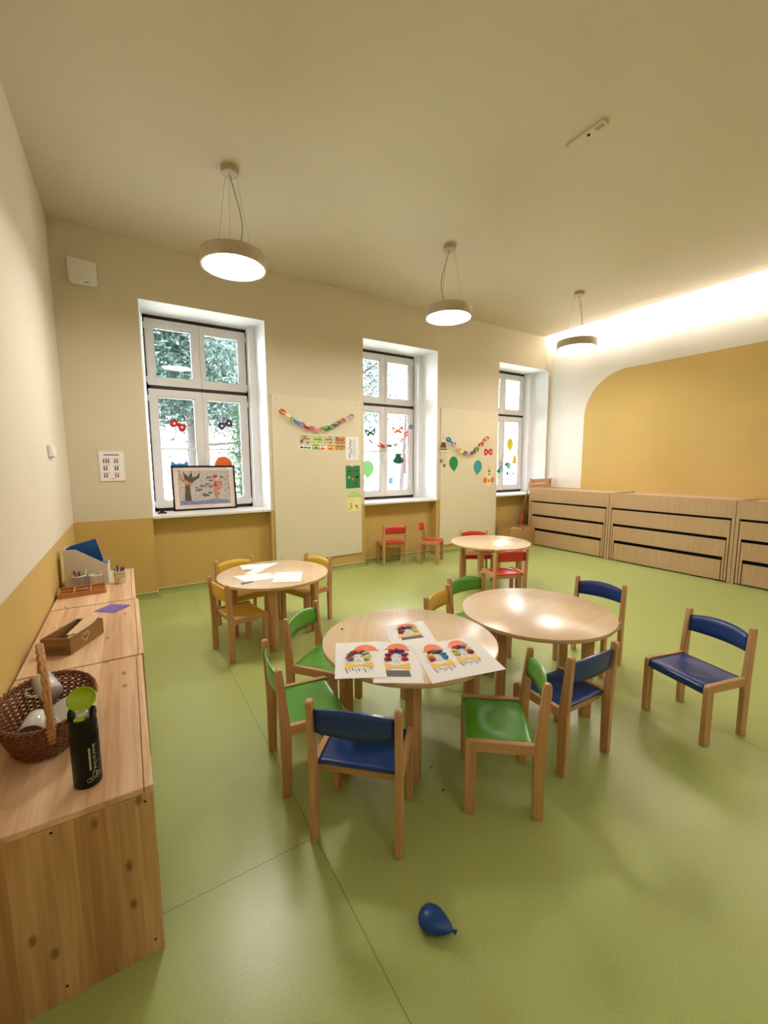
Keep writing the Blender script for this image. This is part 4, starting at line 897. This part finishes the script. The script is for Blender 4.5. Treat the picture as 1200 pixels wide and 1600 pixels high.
# ------------------------------------------------------------------ drawings on the near table
def sheet(label, corners, z, group, name='drawing_sheet'):
    """corners: back-left, near-left, near-right, back-right on the table"""
    c = [Vector((p[0], p[1])) for p in corners]; o = (c[0]+c[1]+c[2]+c[3])/4
    t = thing(name, label, 'paper', (o.x, o.y, z), 0, group)
    b = MB(); b.prism([(p.x-o.x, p.y-o.y) for p in (c[1], c[2], c[3], c[0])], 'z', 0, 0.0009); b.build('sheet', m_paper, t)
    ex = ((c[2]-c[1])+(c[3]-c[0]))/2; ey = ((c[0]-c[1])+(c[3]-c[2]))/2; base = (c[1]+c[0]+c[2]+c[3])/4-o
    def f(u, v): p = base+ex*(u-0.5)+ey*(v-0.5); return (p.x, p.y)
    return t, f
def portrait(t, f, cols, cu=0.5, cv=0.5, s=1.0, hat_up=1, hatdx=0.0, grey='lines', sv=None):
    """collage: coral hat, crepe flowers around a printed face, gold bow tie, grey sketch"""
    sv = sv or s
    g = lambda u, v: f(cu+u*s, cv+v*sv); h = 0.0009
    def fl(name, pts, mat, z0, th=0.0008): return MB().prism([g(*p) for p in pts], 'z', z0, z0+th).build(name, mat, t)
    fl('face', [(-0.13, 0.02), (-0.1, -0.09), (0.0, -0.13), (0.1, -0.09), (0.13, 0.02), (0.1, 0.12), (-0.1, 0.12)], m_lgrey if False else m_face, h)
    b = MB()
    for q in (((-0.09, 0.03), (-0.02, 0.05)), ((0.03, 0.05), (0.1, 0.03)), ((-0.05, -0.07), (0.05, -0.07)), ((-0.03, -0.02), (0.02, -0.025))):
        p0, p1 = g(*q[0]), g(*q[1]); b.tube([(p0[0], p0[1], h+0.0009), (p1[0], p1[1], h+0.0009)], 0.0009, 4)
    b.build('face_lines', m_ink, t)
    dome = [(-0.30+hatdx, 0.22), (0.32+hatdx, 0.20)]+[(hatdx+0.02+0.24*math.cos(math.radians(a)), 0.24+0.20*math.sin(math.radians(a))*hat_up) for a in range(0, 181, 15)]
    fl('hat', dome, COL['coral'], h+0.0012, 0.0012)
    fl('bow_tie', [(-0.30, -0.28), (-0.05, -0.22), (0.0, -0.21), (0.05, -0.22), (0.30, -0.26), (0.28, -0.11), (0.05, -0.16), (0, -0.165), (-0.05, -0.16), (-0.27, -0.11)], COL['gold'], h+0.0009, 0.001)
    if grey == 'block': fl('printed_shirt', [(-0.25, -0.40), (0.3, -0.40), (0.26, -0.27), (-0.22, -0.27)], m_grey, h, 0.0006)
    else:
        b = MB()
        for k in range(9):
            x0 = -0.26+0.06*k; p0, p1 = g(x0, -0.27), g(x0+0.03, -0.37+0.03*(k % 3)); b.tube([(p0[0], p0[1], h+0.0002), (p1[0], p1[1], h+0.0002)], 0.0014 if k % 2 else 0.0026, 4)
        b.build('printed_shirt', m_grey, t)
    n = len(cols)
    for k, cn in enumerate(cols):
        a = math.radians(200-220*k/(n-1)); p = g(0.19*math.cos(a), 0.02+0.155*math.sin(a)); MB().ball((p[0], p[1], h+0.006), 0.0155, 2, (1.15, 1.0, 0.45), 0.38).build('crepe_flower', COL[cn], t)
m_face = plain('face_print', (236, 232, 236), 0.8, var=0.08, scale=60)
G = 'collage drawings on the near table'
t, f = sheet('collage drawing lying furthest back on the near table', [(1.764, -3.372), (1.650, -3.640), (1.892, -3.730), (2.021, -3.413)], ZTT+0.0011, G); portrait(t, f, ['crimson', 'violet', 'violet', 'grey', 'mint', 'gold'], 0.5, 0.62, 0.95, 0.8, grey='block', sv=0.85)
t, f = sheet('collage drawing with purple and yellow flowers at the left edge of the table', [(1.42, -3.428), (1.253, -3.770), (1.463, -3.885), (1.640, -3.535)], ZTT+0.0024, G); portrait(t, f, ['grey', 'crimson', 'plum', 'crimson', 'violet', 'orange', 'orange', 'violet', 'mint', 'crimson', 'gold', 'palegreen'], 0.48, 0.50, 1.0, 0.75, 0.14)
t, f = sheet('collage drawing with a folded orange hat, second from the left', [(1.628, -3.535), (1.385, -3.890), (1.577, -4.012), (1.800, -3.650)], ZTT, G); portrait(t, f, ['crimson', 'crimson', 'crimson', 'violet', 'violet', 'crimson', 'red'], 0.47, 0.55, 1.05, 0.7, 0.0, grey='block')
t, f = sheet('wide sheet with two collage drawings at the right edge of the table', [(1.748, -3.672), (1.603, -4.040), (1.983, -4.122), (2.105, -3.760)], ZTT+0.0024, G)
portrait(t, f, ['red', 'gold', 'crimson', 'grey', 'violet', 'teal', 'blue'], 0.27, 0.55, 0.55, 0.9, sv=0.95); portrait(t, f, ['palegreen', 'gold', 'crimson', 'violet', 'grey', 'gold', 'crimson'], 0.66, 0.58, 0.55, 0.85, sv=0.9)
G = 'blank papers on the left table'
def blank(label, cs, z, marks=()):
    t, f = sheet(label, cs, z, G, 'paper_sheet')
    for (u, v, w_) in marks:
        p = [f(u, v), f(u+w_, v), f(u+w_, v+0.04), f(u, v+0.04)]; MB().prism(p, 'z', 0.0009, 0.0014).build('pencil_mark', m_lgrey, t)
blank('white paper furthest back on the left table', [(1.385, -1.337), (1.365, -1.52), (1.56, -1.60), (1.735, -1.437)], ZTT+0.0026)
blank('white paper partly under the furthest one on the left table', [(1.54, -1.46), (1.34, -1.68), (1.42, -1.73), (1.66, -1.50)], ZTT)
blank('white paper at the left edge of the left table', [(1.245, -1.700), (1.295, -1.965), (1.590, -1.955), (1.54, -1.755)], ZTT+0.0011)
blank('white paper with a faint drawing at the right of the left table', [(1.595, -1.775), (1.472, -2.085), (1.685, -2.185), (1.812, -1.890)], ZTT+0.0024, ((0.55, 0.6, 0.2), (0.2, 0.15, 0.14)))
o = MB().prism([(0, 0), (0.10, 0.03), (0.09, 0.05), (0.0, 0.045)], 'z', 0, 0.004).build('eraser', m_grey); o.location = (1.25, -2.0, ZTT); tag(o, 'dark grey scrap at the left edge of the left table', 'eraser')
t = thing('bead', 'tiny dark bead near the far edge of the drawing table', 'bead', (1.535, -3.27, ZTT)); MB().ball((0, 0, 0.004), 0.005, 2).build('ball', m_ink, t)

# ------------------------------------------------------------------ balloon on the floor and crumbs
bmf = MB(); prof = []
for i in range(18):
    f = i/17; r_ = 0.047*math.sin(PI*min(1, (f*0.93+0.0))**0.72) if 0 < f < 1 else 0.0; prof.append((max(r_, 0.0), 0.135*f))
prof = [(0, 0), (0.018, 0.002), (0.034, 0.012), (0.043, 0.028), (0.045, 0.045), (0.042, 0.062), (0.034, 0.080), (0.025, 0.096), (0.015, 0.108), (0.007, 0.114), (0.004, 0.117), (0.004, 0.122), (0.009, 0.130), (0.003, 0.131)]
bmf.lathe(prof, 28)
for v in bmf.bm.verts: v.co += Vector((random.gauss(0, .0007), random.gauss(0, .0007), 0)); v.co.x *= 0.62
o = bmf.build('deflated_balloon', m_balloon); d = Vector((0.50, -0.86, 0)).normalized(); zc = Vector((0, 0, 1)); o.matrix_world = Matrix(((zc.x, zc.cross(d).x*-1, d.x, 1.258), (zc.y, zc.cross(d).y*-1, d.y, -4.415), (zc.z, 0, d.z, 0.028), (0, 0, 0, 1)))
tag(o, 'small deflated dark blue balloon lying on the green floor', 'balloon')
for x, y, s, lb in ((1.69, -4.02, 0.006, 'beside the near leg of the drawing table'), (2.63, -4.95, 0.006, 'in the open area at the lower right'), (1.74, -3.87, 0.005, 'under the drawing table')):
    o = MB().ball((0, 0, s*0.5), s, 1, (1.2, 0.8, 0.5), 0.2).build('crumb', m_ink); o.location = (x, y, 0); tag(o, 'tiny dark crumb on the green floor '+lb, 'crumb', 'crumbs on the floor')

# ------------------------------------------------------------------ pull-out bed units on the right
def bed_unit(label, y0, y1):
    t = thing('bed_cabinet', label, 'cabinet', (7.006, (y0+y1)/2, 0), 0, 'pull-out bed cabinets'); hy = (y1-y0)/2; D = 0.69; HT = 1.068
    MB().box(0.0, D, -hy+0.001, -hy+0.036, 0, HT, 0.001).build('side_panel', m_lam, t); MB().box(0.0, D, hy-0.036, hy-0.001, 0, HT, 0.001).build('side_panel', m_lam, t)
    MB().box(0.001, 0.02, -hy+0.036, hy-0.036, 0.838, HT, 0.001).build('header_panel', m_lam, t); MB().box(0.02, D, -hy+0.036, hy-0.036, 0.99, 1.048).build('top_board', m_lamtop, t)
    MB().box(D-0.02, D, -hy+0.036, hy-0.036, 1.048, HT).build('rear_rail', m_lamtop, t)
    MB().box(0.07, 0.08, -hy+0.036, hy-0.036, 0.0, 0.99).build('gap_shade_sheet', m_shade_screw, t)  # dark sheet standing in for the shade between the bed fronts
    lev = [(0.808, 0.586, 0.046), (0.546, 0.326, 0.078), (0.278, 0.018, 0.112)]
    for i, (zt, zb, ins) in enumerate(lev):
        b = MB(); a = hy-ins
        b.box(0.0, 0.018, -a, a, zb, zt, 0.0015)
        if i < 2:
            for s in (-1, 1): b.box(0.0, 0.018, min(s*a, s*(a-0.024)), max(s*a, s*(a-0.024)), 0.018, zb+0.002, 0.0015)
        d = b.build('bed_front', m_lam, t)
    for s in (-1, 1):
        for zz in (0.45, 0.72): MB().box(-0.002, 0.003, s*(hy-0.041)-0.003, s*(hy-0.041)+0.003, zz-0.006, zz+0.006).build('slide_fitting', m_metal, t)
bed_unit('wooden unit of nested pull-out beds nearest the windows', -1.708, -0.168)
bed_unit('wooden unit of nested pull-out beds in the middle of the right wall', -3.332, -1.712)
bed_unit('wooden unit of nested pull-out beds cut off by the right edge', -4.956, -3.336)
bed_unit('wooden unit of nested pull-out beds along the right wall behind the viewer', -6.58, -4.960)
# crate under the right window
t = thing('wooden_crate', 'open wooden crate on the floor under the right window', 'crate', (6.665, -0.17, 0))
hx, hy_, hh = 0.325, 0.16, 0.36
MB().prism([(-hx, 0), (hx, 0), (hx, hh), (0.12, hh), (0.06, hh-0.035), (-0.14, hh-0.035), (-0.2, hh), (-hx, hh)], 'y', -hy_, -hy_+0.015, 0.001).build('front_board', m_crate, t)
MB().box(-hx, hx, hy_-0.015, hy_, 0, hh).build('back_board', m_crate, t)
for s in (-1, 1): MB().box(min(s*hx, s*(hx-0.015)), max(s*hx, s*(hx-0.015)), -hy_+0.015, hy_-0.015, 0, hh).build('side_board', m_crate, t)
MB().box(-hx+0.015, hx-0.015, -hy_+0.015, hy_-0.015, 0.0, 0.015).build('bottom_board', m_crate, t)
random.seed(3)
for k in range(11):
    o = MB().box(-0.022, 0.022, -0.05, 0.05, 0, 0.285+0.018*(k % 3), 0.003).build('toy_plank', [m_crate, COL['cream'], COL['tan'], m_lamtop][k % 4]); o.location = (6.665-0.265+0.053*k, -0.17+(0.045 if k % 2 else -0.05), 0.016); tag(o, 'wooden toy plank standing in the crate under the right window', 'toy plank', 'planks in the crate')
# folded wooden easel behind the bed unit
t = thing('wooden_easel', 'folded wooden easel with red corner clips leaning beside the bed unit', 'easel', (7.365, -0.13, 0))
for s in (-1, 1):
    MB().box(s*0.295-0.015, s*0.295+0.015, -0.012, 0.012, 0, 1.25, 0.003, mtx=Matrix.Rotation(math.radians(0), 4, 'X')).build('front_leg', m_beech, t)
    MB().tube([(s*0.285-0.01, 0.015, 1.2), (s*0.27-0.06 if s < 0 else s*0.27, 0.17 if False else 0.15, 0.56)], 0.014, 6).build('rear_leg', m_beech, t)
    MB().tube([(s*0.27-0.06 if s < 0 else s*0.27, 0.15, 0.56), (s*0.27-0.075 if s < 0 else s*0.27, 0.165, 0.015)], 0.02, 8).build('red_sleeve', SEATC['red'], t)
    MB().prism([(s*0.25-0.022, 1.165), (s*0.25+0.022, 1.165), (s*0.25, 1.22)], 'y', -0.022, -0.012, 0.001).build('red_clip', SEATC['red'], t)
MB().box(-0.28, 0.28, -0.012, 0.008, 1.155, 1.235, 0.003).build('top_bar', m_beech_x, t)
MB().box(-0.28, 0.28, -0.006, 0.012, 1.07, 1.145, 0.003).build('lower_bar', m_beech_x, t)
MB().box(-0.28, 0.28, -0.006, 0.010, 0.45, 0.50, 0.003).build('lower_bar', m_beech_x, t)
